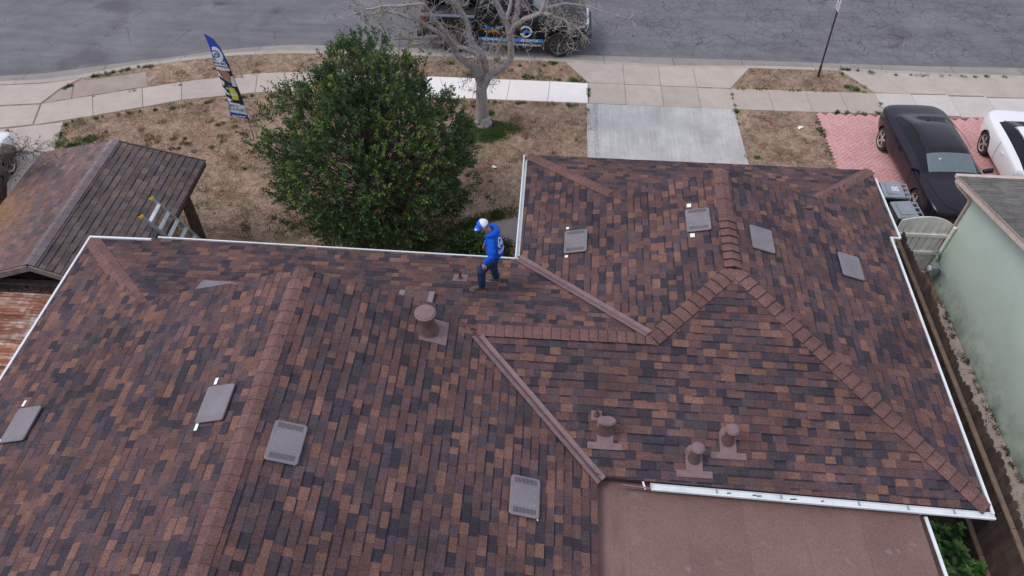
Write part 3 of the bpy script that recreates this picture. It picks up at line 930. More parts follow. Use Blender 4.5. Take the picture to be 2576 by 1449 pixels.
# each run starts at its lower or nearer end
caps(zp('rear', 7.52, -8.31), P_ + Vector((.02, 0, 0)), 'east', 'rear', .145, .21)
caps(Rm_ + Vector((.02, 0, 0)), P_, 'west', 'rear', .145, .20)
caps(Rl_ + Vector((.14, 0, 0)), Rm_ + Vector((.05, 0, 0)), 'strip', 'rear', .125, .155)
mid_ = P_ + (Wr_ - P_) * .52
caps(P_ + Vector((0, .06, .012)), mid_, 'west', 'east', .15, .19, .012)
caps(mid_, Wr_ + Vector((0, .02, 0)), 'west', 'east', .15, .38, .004, True)
caps((-3.667, -12.4, 4.359), (-3.667, -5.38, 4.359), 'lw', 'le', .140, .24, .004, True)
caps(zp('skirt', .07, -.02), zp('skirt', 1.86, -1.80), 'west', 'skirt', .13, .35, .004, True)
caps(zp('skirt', 7.95, -.02), zp('skirt', 6.24, -1.62), 'east', 'skirt', .13, .35, .004, True)
caps(zp('strip', -8.78, -3.47), zp('strip', -6.72, -5.62), 'lw', 'strip', .15, .40, .004, True)

# valley flashing, a W-shaped metal trough with a rib
def valley(a, b, fl, fr, w=.13):
    a = Vector(a); b = Vector(b); d = (b - a).normalized()
    sl = d.cross(PLN[fl][1]).normalized(); sr = d.cross(PLN[fr][1]).normalized()
    if sl.z < 0: sl = -sl
    if sr.z < 0: sr = -sr
    nl, nr = PLN[fl][1], PLN[fr][1]; up = (nl + nr).normalized()
    k = MB(); s = []
    for c in (a - d * .06, b + d * .02):
        s.append([c + sl * w + nl * .022, c + sl * w + nl * .026, c + sl * .018 + up * .020, c + up * .048, c + sr * .018 + up * .020, c + sr * w + nr * .026, c + sr * w + nr * .022])
    for i in range(6):
        k.face([s[0][i], s[0][i + 1], s[1][i + 1], s[1][i]], (.45, .38, .42) if i in (2,) else ((.75, .7, .72) if i == 3 else (1, 1, 1)))
    k.face(list(reversed(s[0]))); k.face(s[1])
    k.build('valley_flashing', M['flashing'], roof)
valley(C_, Rm_ + Vector((-.08, .08, 0)), 'west', 'strip', .10)
valley(G_ + Vector((.02, -.03, 0)), Rl_ + Vector((.12, -.12, -.03)), 'le', 'rear', .10)

# gable walls under the two front rakes, and the walls below the eaves
mb = MB()
mb.face([Z(6.1, -1.95, .40), Z(2.0, -1.95, .40), Z(4.05, -1.95, 1.0)])
mb.face([Z(-1.4, -5.74, .55), Z(-6.5, -5.74, .55), Z(-3.667, -5.74, 1.5)])
mb.build('gable_wall', M['cream'], house)
mb = MB()
wp = [(.45, -.4), (.45, -3.85), (-8.35, -3.85), (-8.35, -12.4), (1.0, -12.4), (1.0, -7.9), (7.15, -7.9), (7.5, -.4)]
n = len(wp)
for i in range(n):
    a, b = wp[i], wp[(i + 1) % n]
    mb.face([(a[0], a[1], 0), (b[0], b[1], 0), (b[0], b[1], 2.78), (a[0], a[1], 2.78)])
mb.build('wall', M['cream'], house)
# garage door facing the street, never seen from here but there
mb = MB()
for i in range(4): mb.box((1.6, -.395, .05 + i * .53), (6.4, -.35, .56 + i * .53))
mb.build('garage_door', M['white'], house)

# fascia boards, white drip edges and gutters
def edge(name, pts, w, h, z, mat, f=None, off=0):
    k = MB()
    for a, b in zip(pts, pts[1:]):
        za = zon(f, a[0], a[1]) + off if f else z; zb = zon(f, b[0], b[1]) + off if f else z
        k.bar((a[0], a[1], za), (b[0], b[1], zb), w, h)
    return k.build(name, mat, house)
def trough(pts, outward, z, w, h, name='gutter', t=.006):
    """open U gutter following pts; outward = unit vector away from the wall"""
    k = MB(); ow = Vector(outward)
    for a, b in zip(pts, pts[1:]):
        a = Vector((a[0], a[1], 0)); b = Vector((b[0], b[1], 0))
        def slab(o0, o1, z0, z1):
            k.hexa([a + ow * o0 + Vector((0, 0, z0)), b + ow * o0 + Vector((0, 0, z0)), b + ow * o1 + Vector((0, 0, z0)), a + ow * o1 + Vector((0, 0, z0)),
                    a + ow * o0 + Vector((0, 0, z1)), b + ow * o0 + Vector((0, 0, z1)), b + ow * o1 + Vector((0, 0, z1)), a + ow * o1 + Vector((0, 0, z1))])
        slab(0, w, z - h, z - h + t); slab(w - t, w, z - h + t, z); slab(w - .02, w + .004, z, z + t); slab(0, t, z - h + t, z - .01)
        d = (b - a).normalized()
    for p, q in ((pts[0], pts[1]), (pts[-1], pts[-2])):
        a = Vector((p[0], p[1], 0)); d = (Vector((q[0], q[1], 0)) - a).normalized() * t
        k.hexa([a + Vector((0, 0, z - h)), a + d + Vector((0, 0, z - h)), a + d + ow * w + Vector((0, 0, z - h)), a + ow * w + Vector((0, 0, z - h)),
                a + Vector((0, 0, z)), a + d + Vector((0, 0, z)), a + d + ow * w + Vector((0, 0, z)), a + ow * w + Vector((0, 0, z))])
    return k.build(name, M['white'], house)
gut = trough([(2.32, -8.215), (7.60, -8.385)], (.03, -1, 0), E0 + .0, .115, .045)
tag(gut, 'white open gutter along the rear eave')
for i, x in enumerate((3.35, 4.35, 5.55, 6.3, 7.0)):
    k = MB(); y = -8.215 - (x - 2.32) * .032
    k.box((x - .008, y - .10, E0 - .012), (x + .008, y - .004, E0 + .004)); k.build('gutter_strap', M['pipe_metal'], gut)
k = MB()
for x, y, s in ((3.55, -8.30, .03), (3.95, -8.31, .028), (4.02, -8.32, .035), (4.55, -8.34, .05), (5.0, -8.345, .02)):
    k.hexa([(x - s, y - .012, E0 - .037), (x + s, y - .004, E0 - .037), (x + s, y + .012, E0 - .037), (x - s, y + .008, E0 - .037), (x - s, y - .010, E0 - .029), (x + s, y - .002, E0 - .027), (x + s, y + .010, E0 - .027), (x - s, y + .006, E0 - .029)])
k.build('dead_leaf', M['debris'], gut)
# torn-off end of the gutter: the brown lip bends away and the bottom is gone
k = MB(); k.bar((1.86, -8.275, E0 - .02), (2.34, -8.318, E0 - .02), .02, .05); k.bar((1.86, -8.275, E0 - .045), (2.34, -8.30, E0 - .045), .05, .008)
k.build('bent_gutter_lip', M['flashing'], house)
k = MB(); k.bar((2.20, -8.20, E0 + .0), (2.23, -8.33, E0 - .01), .03, .006); k.build('gutter_strap', M['white'], house)
edge('fascia', [(1.50, -8.13), (7.5, -8.31)], .03, .14, E0 - .08, M['deck'])
o = trough([(.035, -.02), (.005, -3.46)], (-1, 0, 0), E0 + .012, .085, .07); tag(o, 'white gutter along the inner eave of the garage wing')
edge('drip_edge', [(-8.835, -3.42), (-8.85, -12.4)], .04, .04, 0, M['white'], 'lw', .016)
edge('drip_edge', [(-8.84, -3.425), (-7.56, -3.405)], .045, .05, 0, M['white'], 'strip', .02)
edge('drip_edge', [(-7.46, -3.31), (.0, -3.42)], .028, .04, E0 + .018, M['white'])
edge('drip_edge', [(8.005, -.3), (7.99, -2.25)], .035, .035, E0 + .0, M['white'])
edge('drip_edge', [(7.775, -2.27), (7.585, -8.42)], .04, .04, 0, M['white'], 'east', .012)
edge('drip_edge', [(7.76, -2.25), (7.99, -2.25)], .03, .035, E0 - .002, M['white'])
edge('fascia', [(7.74, -2.3), (7.55, -8.3)], .03, .13, E0 - .09, M['deck'])
edge('fascia', [(-8.80, -3.5), (-8.80, -12.4)], .03, .13, E0 - .085, M['deck'])
edge('fascia', [(-7.45, -3.36), (.0, -3.47)], .03, .13, E0 - .075, M['deck'])
edge('rafter_end', [(7.80, -2.32), (7.90, -2.52)], .06, .1, E0 - .08, M['dark_wood'])

# flat patio roof behind, laid in strips of roll roofing
pr_ = bpy.data.objects.new('patio_roof', None); COL.objects.link(pr_); pr_.parent = house
tag(pr_, 'flat patio roof covered in reddish brown roll roofing')
PX = [1.43, 1.95, 2.86, 3.76, 4.66, 5.56, 6.50]
for i, (a, b) in enumerate(zip(PX, PX[1:])):
    k = MB(); t = rs.uniform(.95, 1.05); z0 = 2.60; z1 = z0 + .045
    k.hexa([(a, -12.4, z0), (b, -12.4, z0), (b, -8.10, z0), (a, -8.10, z0), (a, -12.4, z1 + .004), (b + .02, -12.4, z1 - .001), (b + .02, -8.10, z1 + .003), (a, -8.10, z1 + .008)], (t, t, t))
    k.build('roofing_strip', M['roll'], pr_)
    k = MB(); k.box((b + .013, -12.4, z1 + .002), (b + .018, -8.10, z1 + .007)); k.build('seam', M['rust_brown'], pr_)
k = MB(); k.box((6.515, -12.4, 2.50), (6.60, -8.45, 2.655), (.55, .5, .48)); k.build('edge_board', M['dark_wood'], pr_)
k = MB(); k.bar((6.60, -8.46, 2.66), (6.64, -12.4, 2.66), .05, .03); k.build('drip_edge', M['white'], pr_)
k = MB()
for x in (1.6, 6.4): k.box((x - .05, -12.3, 0), (x + .05, -12.2, 2.6))
k.box((6.35, -8.65, 0), (6.45, -8.55, 2.6)); k.build('post', M['dark_wood'], pr_)

# ------------------------------------------------------------------ flat rectangular attic vents
def basis(f, c, long_eave=True):
    n, e, u = frame_of(f)
    return Matrix.Translation(c) @ Matrix((tuple(e) + (0,), tuple(u) + (0,), tuple(n) + (0,), (0, 0, 0, 1))).transposed() if False else Matrix((
        (e.x, u.x, n.x, c.x), (e.y, u.y, n.y, c.y), (e.z, u.z, n.z, c.z), (0, 0, 0, 1)))
def roof_vent(f, c, label, slots=True, tabs=(), brown=False, w=.64, d=.47, rot=0.0):
    c = Vector(c); n, e, u = frame_of(f); pc, pn = PLN[f]
    c = c - pn * ((c - pc).dot(pn))
    Mx = basis(f, c) @ Matrix.Rotation(rot, 4, 'Z')
    k = MB()
    # flashing skirt, dark throat and a hood with rounded rim
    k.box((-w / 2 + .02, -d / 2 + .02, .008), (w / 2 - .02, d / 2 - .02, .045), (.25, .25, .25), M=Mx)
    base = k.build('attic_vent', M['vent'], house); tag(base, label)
    k = MB()
    r = .045; pts = []
    for sx, sy, a0 in ((1, 1, 0), (-1, 1, 90), (-1, -1, 180), (1, -1, 270)):
        for j in range(4):
            a = R(a0 + j * 30); pts.append((sx * (w / 2 - r) + math.cos(a) * r, sy * (d / 2 - r) + math.sin(a) * r))
    for p0, z0, z1 in ((pts, .038, .056),):
        m = len(p0); vv = [Mx @ Vector((x, y, z0)) for x, y in p0] + [Mx @ Vector((x, y, z1)) for x, y in p0] + [Mx @ Vector((x * .965, y * .955, z1 + .010)) for x, y in p0]
        nb = len(k.v); k.v += [tuple(x) for x in vv]
        for i in range(m):
            j = (i + 1) % m
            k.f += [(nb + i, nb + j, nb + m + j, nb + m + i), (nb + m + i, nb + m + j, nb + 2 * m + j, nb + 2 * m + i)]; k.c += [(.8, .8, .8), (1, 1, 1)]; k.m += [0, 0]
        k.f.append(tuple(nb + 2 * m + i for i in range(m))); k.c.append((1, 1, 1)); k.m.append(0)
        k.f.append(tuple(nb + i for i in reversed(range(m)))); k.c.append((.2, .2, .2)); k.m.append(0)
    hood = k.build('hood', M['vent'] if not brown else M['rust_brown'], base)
    if slots:
        for end in (-1, 1):
            k = MB()
            for i in range(17):
                y = -d * .36 + i * (d * .72 / 16)
                x0 = end * (w / 2 - .125); x1 = end * (w / 2 - .04)
                k.box((min(x0, x1), y - .004, .0655), (max(x0, x1), y + .004, .0680), M=Mx)
            tag(k.build('louvre', M['vent_dark'], base), kind='stuff')
    if slots:
        k = MB()
        for sx, sy in ((-.6, .8), (0, .82), (.55, .8), (.9, .3), (.9, -.3), (-.55, -.8), (.1, -.82), (.6, -.78)):
            k.box((sx * w * .36 - .003, sy * d * .40 - .003, .065), (sx * w * .36 + .003, sy * d * .40 + .003, .070), M=Mx)
        tag(k.build('screws', M['white_tab'], base), kind='stuff')
    if brown:
        for end in (-1, 1):
            k = MB(); x = end * (w / 2 - .055)
            k.box((x - .05, -d / 2 + .03, .066), (x + .05, d / 2 - .01, .074), (1.15, 1.15, 1.1), M=Mx); k.build('end_plate', M['vent'], base)
    for tx, ty, tw, th in tabs:
        k = MB(); k.box((tx - tw / 2, ty - th / 2, .018), (tx + tw / 2, ty + th / 2, .024), M=Mx)
        k.build('metal_tab', M['white_tab'], base)
    return base
def vent_at(f, u, v, label, **kw):
    return roof_vent(f, face_pt(u, v, f, .08), label, **kw)
def tabpos(f, c, pxs, w, h):
    c = Vector(c); Mi = basis(f, c).inverted()
    out = []
    for u, v in pxs:
        q = Mi @ face_pt(u, v, f, .02); out.append((q.x, q.y, w, h))
    return out
VC = dict(a=('lw', (-7.77, -8.012, 3.211)), b=('lw', (-4.302, -8.075, 4.254)), c=('le', (-3.07, -8.661, 4.261)), d=('le', (.35, -8.76, 3.218)),
          e=('west', (1.116, -3.171, 3.183)), f=('west', (3.46, -3.029, 3.79)), g=('east', (4.665, -3.445, 3.743)), h=('east', (6.50, -3.555, 3.238)))
def pc_(f, c): return Vector(c) - PLN[f][1] * ((Vector(c) - PLN[f][0]).dot(PLN[f][1]))
def mk(key, label, tabs=(), **kw):
    f, c = VC[key]; roof_vent(f, c, label, tabs=tabpos(f, pc_(f, c), tabs, kw.pop('tw', .10), kw.pop('th', .06)), **kw)
mk('a', 'smooth grey vent cut by the left edge of the photo', [(61, 1015), (-3, 1113)], slots=False, tw=.11, th=.05)
mk('b', 'smooth grey vent with bright metal tabs, left of the long ridge', [(544, 959), (494, 1074)], slots=False, tw=.12, th=.05)
mk('c', 'grey louvred vent just right of the long ridge', [(741, 1170)], tw=.03, th=.015)
mk('d', 'grey louvred vent beside the flat patio roof', [(1352, 1307)], tw=.04, th=.02)
mk('e', 'grey louvred vent near the inner eave of the garage wing', [(1428, 574), (1425, 645)], tw=.06, th=.055)
mk('f', 'grey louvred vent with two bright square tabs beside the wing ridge', [(1733, 517), (1742, 592)], tw=.10, th=.085)
mk('g', 'smooth slate grey vent right of the wing ridge', slots=False)
mk('h', 'smooth slate grey vent farthest right on the wing', slots=False)
roof_vent('strip', (-5.56, -5.06, 3.33), 'smooth grey vent half hidden behind the left rake', slots=False, w=.66, d=.50)
roof_vent('strip', (-1.83, -5.02, 3.32), 'brown vent with two pale end plates behind the round vent pipe', slots=False, brown=True, w=.66, d=.46)

# ------------------------------------------------------------------ round and oval vent pipes with flashings
def tee_flash(f, c, w0=.27, h0=.34, w1=.57, h1=.11):
    Mx = basis(f, c); k = MB()
    k.box((-w1 / 2, -h0 * .55 - h1, .019), (w1 / 2, -h0 * .55, .024), M=Mx)
    pts = [(-w0 / 2, -h0 * .55), (w0 / 2, -h0 * .55)] + [(w0 / 2 * math.cos(R(a)), .10 + w0 / 2 * math.sin(R(a))) for a in range(0, 181, 20)]
    m = len(pts); v = [Mx @ Vector((x, y, .015)) for x, y in pts] + [Mx @ Vector((x, y, .026)) for x, y in pts]
    nb = len(k.v); k.v += [tuple(x) for x in v]
    k.f.append(tuple(nb + m + i for i in range(m))); k.c.append((1, 1, 1)); k.m.append(0)
    for i in range(m):
        j = (i + 1) % m; k.f.append((nb + i, nb + j, nb + m + j, nb + m + i)); k.c.append((.5, .5, .5)); k.m.append(0)
    return k
def vent_pipe(f, x, y, rp, hp, rc, label, oval=1.0, flash='tee', coner=1.25, fw=None, tilt=None):
    z = zon(f, x, y); c = Vector((x, y, z))
    if flash == 'tee': k = tee_flash(f, c, *(fw or (.27, .34, .57, .11)))
    else:
        k = MB(); Mx = basis(f, c); k.box((fw[0], fw[1], .016), (fw[2], fw[3], .022), M=Mx)
    o = k.build('vent_pipe', M['flashing'], house); tag(o, label)
    k = MB(); k.lathe([(rp * coner * 1.12, -.03), (rp * coner, .05), (rp * 1.02, hp * .42), (rp, hp * .45), (rp, hp - .03)], origin=c, sx=oval)
    k.build('pipe', M['rust_brown'], o, smooth=False)
    k = MB(); k.lathe([(rp * 1.02, hp - .035), (rc, hp - .012), (rc, hp + .004), (rc * .86, hp + .012), (rc * .84, hp + .026), (rc * .3, hp + .030)], origin=c, sx=oval)
    k.build('cap', M['flashing'], o)
    return o
vent_pipe('le', -1.46, -6.06, .140, .44, .182, 'large round brown vent pipe with flat cap near the ridge junction', flash='sq', fw=(-.26, -.36, .24, .12), coner=1.35)
vent_pipe('rear', 1.60, -7.46, .075, .33, .090, 'oval-capped brown vent pipe beside the lower valley', oval=1.6)
vent_pipe('rear', 3.02, -7.82, .080, .36, .108, 'round-capped brown vent pipe nearer the gutter, left of its twin')
vent_pipe('rear', 3.58, -7.51, .080, .36, .108, 'round-capped brown vent pipe higher up the slope, right of its twin')
def stack_pipe(f, x, y, h, label, fl=.14):
    c = Vector((x, y, zon(f, x, y))); k = MB(); Mx = basis(f, c)
    k.box((-fl, -fl, .014), (fl, fl * .8, .020), M=Mx)
    o = k.build('plumbing_stack', M['flashing'], house); tag(o, label)
    k = MB(); k.lathe([(.055, 0), (.045, .04), (.026, .07), (.024, .08), (.024, h), (.018, h), (.018, h - .03)], seg=16, origin=c)
    k.build('pipe', M['rust_brown'], o)
stack_pipe('strip', -1.10, -4.26, .21, 'thin upright plumbing stack on the front slope left of the man')
stack_pipe('rear', 1.46, -7.20, .17, 'thin plumbing stack just above the oval vent cap', .09)

# ------------------------------------------------------------------ big evergreen tree by the house
def leaf(k, base, d, L, w, col, r, fold=.25):
    """a pointed leaf of two bent quads"""
    d = d.normalized()
    s = d.cross(Vector((r.uniform(-1, 1), r.uniform(-1, 1), r.uniform(-.3, 1.2))))
    if s.length < .05: s = d.cross(Vector((1, 0, 0)))
    s = s.normalized() * w
    nrm = s.cross(d).normalized()
    m = base + d * L * .5 - nrm * (w * fold)
    k.face([base, m - s, base + d * L, m + s], col)
def evergreen(root, cx, cy, cz, rx, ry, rz, nshoot, nleaf, r):
    kt = MB()
    base = Vector((cx, cy, 0))
    trunks = []
    for i in range(5):
        a = r.uniform(0, 6.28); q = r.uniform(.05, .18)
        p = [Vector((math.cos(a) * q, math.sin(a) * q, -.1))]
        dirv = Vector((math.cos(a) * .35, math.sin(a) * .35, 1)).normalized()
        for j in range(6):
            dirv = (dirv + Vector((r.uniform(-.2, .2), r.uniform(-.2, .2), .1))).normalized()
            p.append(p[-1] + dirv * rz * .27)
        kt.tube(p, [.11, .10, .085, .065, .045, .03, .015], 7)
        trunks.append(p)
    kl = MB()
    # a crown of overlapping clumps, each a ball of short upturned shoots
    clumps = []
    for i in range(nshoot):
        z = 1 - 2 * (i + .5) / nshoot; a = i * 2.399963 + r.uniform(-.3, .3); q = math.sqrt(max(0, 1 - z * z))
        d = Vector((q * math.cos(a), q * math.sin(a), z))
        f = 1 + mnoise.noise(d * 1.9 + Vector((3.1, 8.2, 1.5))) * .28 + mnoise.noise(d * 4.6) * .18
        layer = r.random()
        f *= r.uniform(.45, .78) if layer < .30 else r.uniform(.80, .98)
        taper = 1.10 - .46 * max(0, d.z) ** 1.2
        c = Vector((d.x * rx * f * taper, d.y * ry * f * taper, cz + d.z * rz * f))
        if c.z > .30: clumps.append((c, d, layer, r.uniform(.20, .36)))
    for c, d, layer, cr in clumps:
        kt.tube([Vector((c.x * .15, c.y * .15, max(.3, c.z * .6))), c * .6 + Vector((0, 0, c.z * .2)), c], [.012, .008, .004], 4, (.5, .5, .5), caps=False)
        fresh = r.random() < .40 and layer >= .25
        rusty = r.random() < .04 and layer >= .25
        warm = r.uniform(0, 1)
        for sh in range(10):
            dv = Vector((r.gauss(0, 1), r.gauss(0, 1), r.gauss(0, 1))).normalized()
            if dv.dot(d) < -.35: dv = -dv
            p = c + dv * cr * r.uniform(.5, 1.05)
            out = (dv * .7 + d * .5 + Vector((0, 0, .75))).normalized()
            L = r.uniform(.12, .26) if r.random() < .93 else r.uniform(.3, .45)
            kt.tube([p - out * .05, p + out * L], [.005, .002], 3, caps=False)
            fr = fresh and r.random() < (.75 if d.z > .1 else .35); ru = rusty and r.random() < .35
            for j in range(nleaf):
                t = (j + r.random()) / nleaf
                if r.random() < .06: continue
                ang = r.uniform(0, 6.28)
                side = out.cross(Vector((math.cos(ang), math.sin(ang), .3)))
                if side.length < .01: continue
                side.normalize()
                dd = (side + out * r.uniform(.3, 1.2)).normalized()
                dk = cmix((.020, .050, .016), (.050, .100, .022), warm)
                col = cmix(dk, (.06, .13, .028), r.random() * .55)
                if fr: col = cmix(col, (.20, .29, .045), (t ** 1.2) * r.uniform(.6, 1))
                if ru and t > .5: col = cmix(col, (.34, .10, .03), r.uniform(.5, 1))
                leaf(kl, p + out * (L * t), dd, r.uniform(.060, .095), r.uniform(.012, .018), col, r)
    kt.build('trunk', M['bark_dark'], root)
    kl.build('crown', M['leaf'], root)
rt = random.Random(21)
ev = thing('evergreen_tree', 'large dense dark green evergreen tree standing between the house and the dry lawn', 'tree', (-3.66, .06, 0))
evergreen(ev, 0, 0, 2.66, 2.20, 2.05, 2.50, 640, 17, rt)

# low leafy shrub beside the path, behind the man
def shrub(name, label, x, y, rx, ry, h, n, seed, size=.07, cols=((.03, .07, .02), (.07, .14, .035)), group=None, cat='shrub'):
    r = random.Random(seed)
    root = thing(name, label, cat, (x, y, 0), group=group)
    kt = MB(); kl = MB()
    for i in range(n):
        a = r.uniform(0, 6.28); q = math.sqrt(r.random())
        tip = Vector((math.cos(a) * rx * q, math.sin(a) * ry * q, h * (1 - .55 * q * q) * r.uniform(.75, 1.1)))
        st = Vector((tip.x * .25, tip.y * .25, 0))
        mid = (st + tip) * .5 + Vector((0, 0, h * .12))
        kt.tube([st, mid, tip], [.010, .007, .003], 4, caps=False)
        for j in range(13):
            t = r.uniform(.45, 1.02); b = mid + (tip - mid) * max(0, (t - .5) * 2) if t > .5 else st + (mid - st) * t * 2
            dd = Vector((r.uniform(-1, 1), r.uniform(-1, 1), r.uniform(-.1, .8))).normalized()
            c = cmix(cols[0], cols[1], r.random() ** 1.5)
            leaf(kl, b, dd, size * r.uniform(.7, 1.3), size * .26, c, r)
    kt.build('stem', M['bark_dark'], root); kl.build('foliage', M['leaf_big'], root)
    return root
shrub('shrub', 'low green shrub beside the concrete path, behind the man in blue', -1.25, -.85, .85, .6, .95, 200, 4, .095, ((.05, .10, .03), (.14, .26, .07)))
shrub('shrub', 'small sparse shrub between the man and the wing gutter', -.42, -.72, .34, .3, .75, 26, 8, .075)

# broad-leaved plant in the corner under the gutter: leaves in whorls
def whorl_plant(name, label, x, y, z0, r, nst, spread, cat='plant'):
    root = thing(name, label, cat, (x, y, 0))
    kt = MB(); kl = MB()
    for i in range(nst):
        a = r.uniform(0, 6.28); q = spread * math.sqrt(r.random())
        top = Vector((math.cos(a) * q, math.sin(a) * q * 1.25, z0 * r.uniform(.6, 1.1)))
        kt.tube([Vector((top.x * .4, top.y * .4, 0)), top], [.012, .006], 5, caps=False)
        for lev in range(4):
            h = top - Vector((0, 0, lev * .10)); rot = lev * .78 + a
            for s in range(4):
                an = rot + s * math.pi / 2 + r.uniform(-.2, .2)
                d = Vector((math.cos(an), math.sin(an), .45 - lev * .18 + r.uniform(-.15, .15))).normalized()
                L = (.10 + .055 * lev) * r.uniform(.8, 1.2); w = L * .30
                side = Vector((-math.sin(an), math.cos(an), 0)) * w
                up = Vector((0, 0, 1))
                b = h; m1 = b + d * L * .35; m2 = b + d * L * .7 - up * L * .08; tp = b + d * L - up * L * .2
                c = cmix((.022, .075, .018), (.055, .16, .03), r.random())
                if lev == 0: c = cmix(c, (.13, .26, .05), .6)
                g = side * .25 + up * (w * .35)
                kl.face([b, m1 - side + up * w * .3, m2 - side * .75 + up * w * .25, tp], c); kl.face([b, tp, m2 + side * .75 + up * w * .25, m1 + side + up * w * .3], tuple(v * .93 for v in c))
    kt.build('stem', M['bark_dark'], root); kl.build('foliage', M['leaf_big'], root)
    return root
rw = random.Random(3)
whorl_plant('leafy_plant', 'broad-leaved green plant in the corner between the patio roof and the fence', 8.08, -8.08, .75, rw, 17, .50)

# ------------------------------------------------------------------ bare grey tree in front of the truck
bt = thing('bare_tree', 'leafless pale grey tree with lichened twigs in front of the black truck', 'tree', (-1.466, 5.10, 0))
TB = Vector((-1.466, 5.10, 0))
kt = MB(); ktw = MB(); klf = MB()
rb = random.Random(17)
def W(u, v, y=5.1): return on_y(u, v, y) - TB
def curvy(pts, n=4, j=.03):
    pts = [Vector(p) for p in pts]; out = []
    for i in range(len(pts) - 1):
        p0 = pts[max(0, i - 1)]; p1 = pts[i]; p2 = pts[i + 1]; p3 = pts[min(len(pts) - 1, i + 2)]
        for s in range(n):
            t = s / n
            q = .5 * ((2 * p1) + (p2 - p0) * t + (2 * p0 - 5 * p1 + 4 * p2 - p3) * t * t + (3 * p1 - p0 - 3 * p2 + p3) * t ** 3)
            out.append(q + Vector((rb.uniform(-j, j), rb.uniform(-j, j), rb.uniform(-j, j))))
    out.append(pts[-1]); return out
limbs = []
def limb(pts, r0, r1, j=.02, seg=9):
    c = curvy(pts, 4, j); m = len(c)
    kt.tube(c, [r0 + (r1 - r0) * (i / (m - 1)) * rb.uniform(.94, 1.06) for i in range(m)], seg)
    limbs.append((c, r0, r1))
limb([(0, 0, -.1), (-.0, 0, .02), W(1213, 285), W(1212, 250), W(1210, 215)], .235, .15, .008, 14)
kt.lathe([(.33, -.03), (.28, .04), (.225, .14), (.19, .3)], seg=14)
limb([W(1211, 222), W(1205, 195), W(1201, 178, 5.05), W(1175, 158, 5.0), W(1149, 136, 4.95), W(1132, 105, 4.95), W(1096, 55, 4.9), W(1070, 20, 4.9), W(1040, -30, 4.9)], .125, .055)
limb([W(1214, 225), W(1224, 203), W(1236, 186), W(1262, 172, 5.2), W(1281, 150, 5.3), W(1284, 105, 5.3), W(1276, 62, 5.3), W(1258, 25, 5.2), W(1236, -20, 5.1), W(1225, -80, 5.1)], .128, .062)
limb([W(1212, 215, 5.15), W(1222, 185, 5.3), W(1215, 140, 5.4), W(1190, 110, 5.5), W(1172, 50, 5.6), W(1140, 0, 5.6), W(1120, -60, 5.6)], .11, .05)
limb([W(1222, 175, 5.0), W(1205, 145, 4.9), W(1180, 125, 4.8), W(1150, 118, 4.75)], .085, .06)
limb([W(1280, 80, 5.3), W(1296, 50, 5.4), W(1306, 0, 5.5), W(1312, -60, 5.5)], .085, .05)
limb([W(1281, 85, 5.3), W(1297, 63, 5.2), W(1327, 46, 5.1), W(1358, 32, 5.0), W(1372, 0, 5.0), W(1380, -40, 5)], .08, .045)
limb([W(1272, 60, 5.3), W(1282, 20, 5.6), W(1286, -30, 5.8)], .06, .04)
limb([W(1133, 106, 4.95), W(1107, 86, 4.8), W(1075, 66, 4.7), W(1054, 52, 4.65), W(1010, 38, 4.6), W(960, 30, 4.6), W(905, 45, 4.5)], .085, .022)
limb([W(1110, 90, 4.8), W(1070, 94, 4.6), W(1010, 98, 4.4), W(960, 98, 4.3)], .05, .028)
limb([W(1118, 105, 4.9), W(1075, 108, 4.9), W(1035, 112, 4.9)], .04, .03)
limb([W(1080, 30, 4.9), W(1060, 10, 4.6), W(1010, 15, 4.4), W(940, 20, 4.3), W(880, 40, 4.2)], .055, .015)
limb([W(1140, 118, 4.9), W(1125, 130, 4.5), W(1110, 150, 4.3)], .035, .015)
limb([W(1360, 32, 5.0), W(1400, 42, 4.8), W(1440, 62, 4.6), W(1470, 90, 4.5)], .035, .01)
limb([W(1362, 28, 5.0), W(1410, 10, 5.2), W(1470, 14, 5.4), W(1530, 34, 5.5), W(1590, 52, 5.6)], .035, .008)
for k_ in range(7):       # limbs above the frame
    a = k_ * .9; s = Vector(limbs[1 + k_ % 5][0][-1])
    limb([s, s + Vector((math.cos(a) * .5, math.sin(a) * .5, .5)), s + Vector((math.cos(a) * 1.1, math.sin(a) * 1.0, .9))], .045, .01)
def twig(p, d, L, r, depth):
    pts = [p]; dd = d.normalized(); n = max(3, int(L / .07))
    for i in range(n):
        dd = (dd + Vector((rb.uniform(-.42, .42), rb.uniform(-.42, .42), rb.uniform(-.38, .40)))).normalized()
        pts.append(pts[-1] + dd * (L / n))
        if depth > 0 and rb.random() < .72:
            s = dd.cross(Vector((rb.uniform(-1, 1), rb.uniform(-1, 1), rb.uniform(-1, 1))))
            if s.length > .1: twig(pts[-1], (s.normalized() + dd * .5), L * rb.uniform(.32, .6), r * .62, depth - 1)
    lich = rb.random()
    col = (1.0, 1.0, .98) if lich < .6 else (.8, .82, .66)
    ktw.tube(pts, [r * (1 - .6 * i / n) for i in range(n + 1)], 4, col, caps=False)
    if depth <= 1 and rb.random() < .10:
        for _ in range(rb.randrange(2, 5)):
            leaf(klf, pts[-1], Vector((rb.uniform(-1, 1), rb.uniform(-1, 1), rb.uniform(-1, .5))), .07, .02, rb.choice([(.14, .15, .03), (.08, .11, .03), (.2, .14, .04)]), rb)
for c, r0, r1 in limbs[1:]:
    n = len(c)
    for i in range(3, n):
        prob = .35 + .65 * i / n
        for rep in range(2):
            if rb.random() < prob * .62:
                d = Vector((rb.uniform(-1, 1), rb.uniform(-1, 1), rb.uniform(-.9, .9)))
                twig(c[i], d, rb.uniform(.25, .75), rb.uniform(.008, .014), 2)
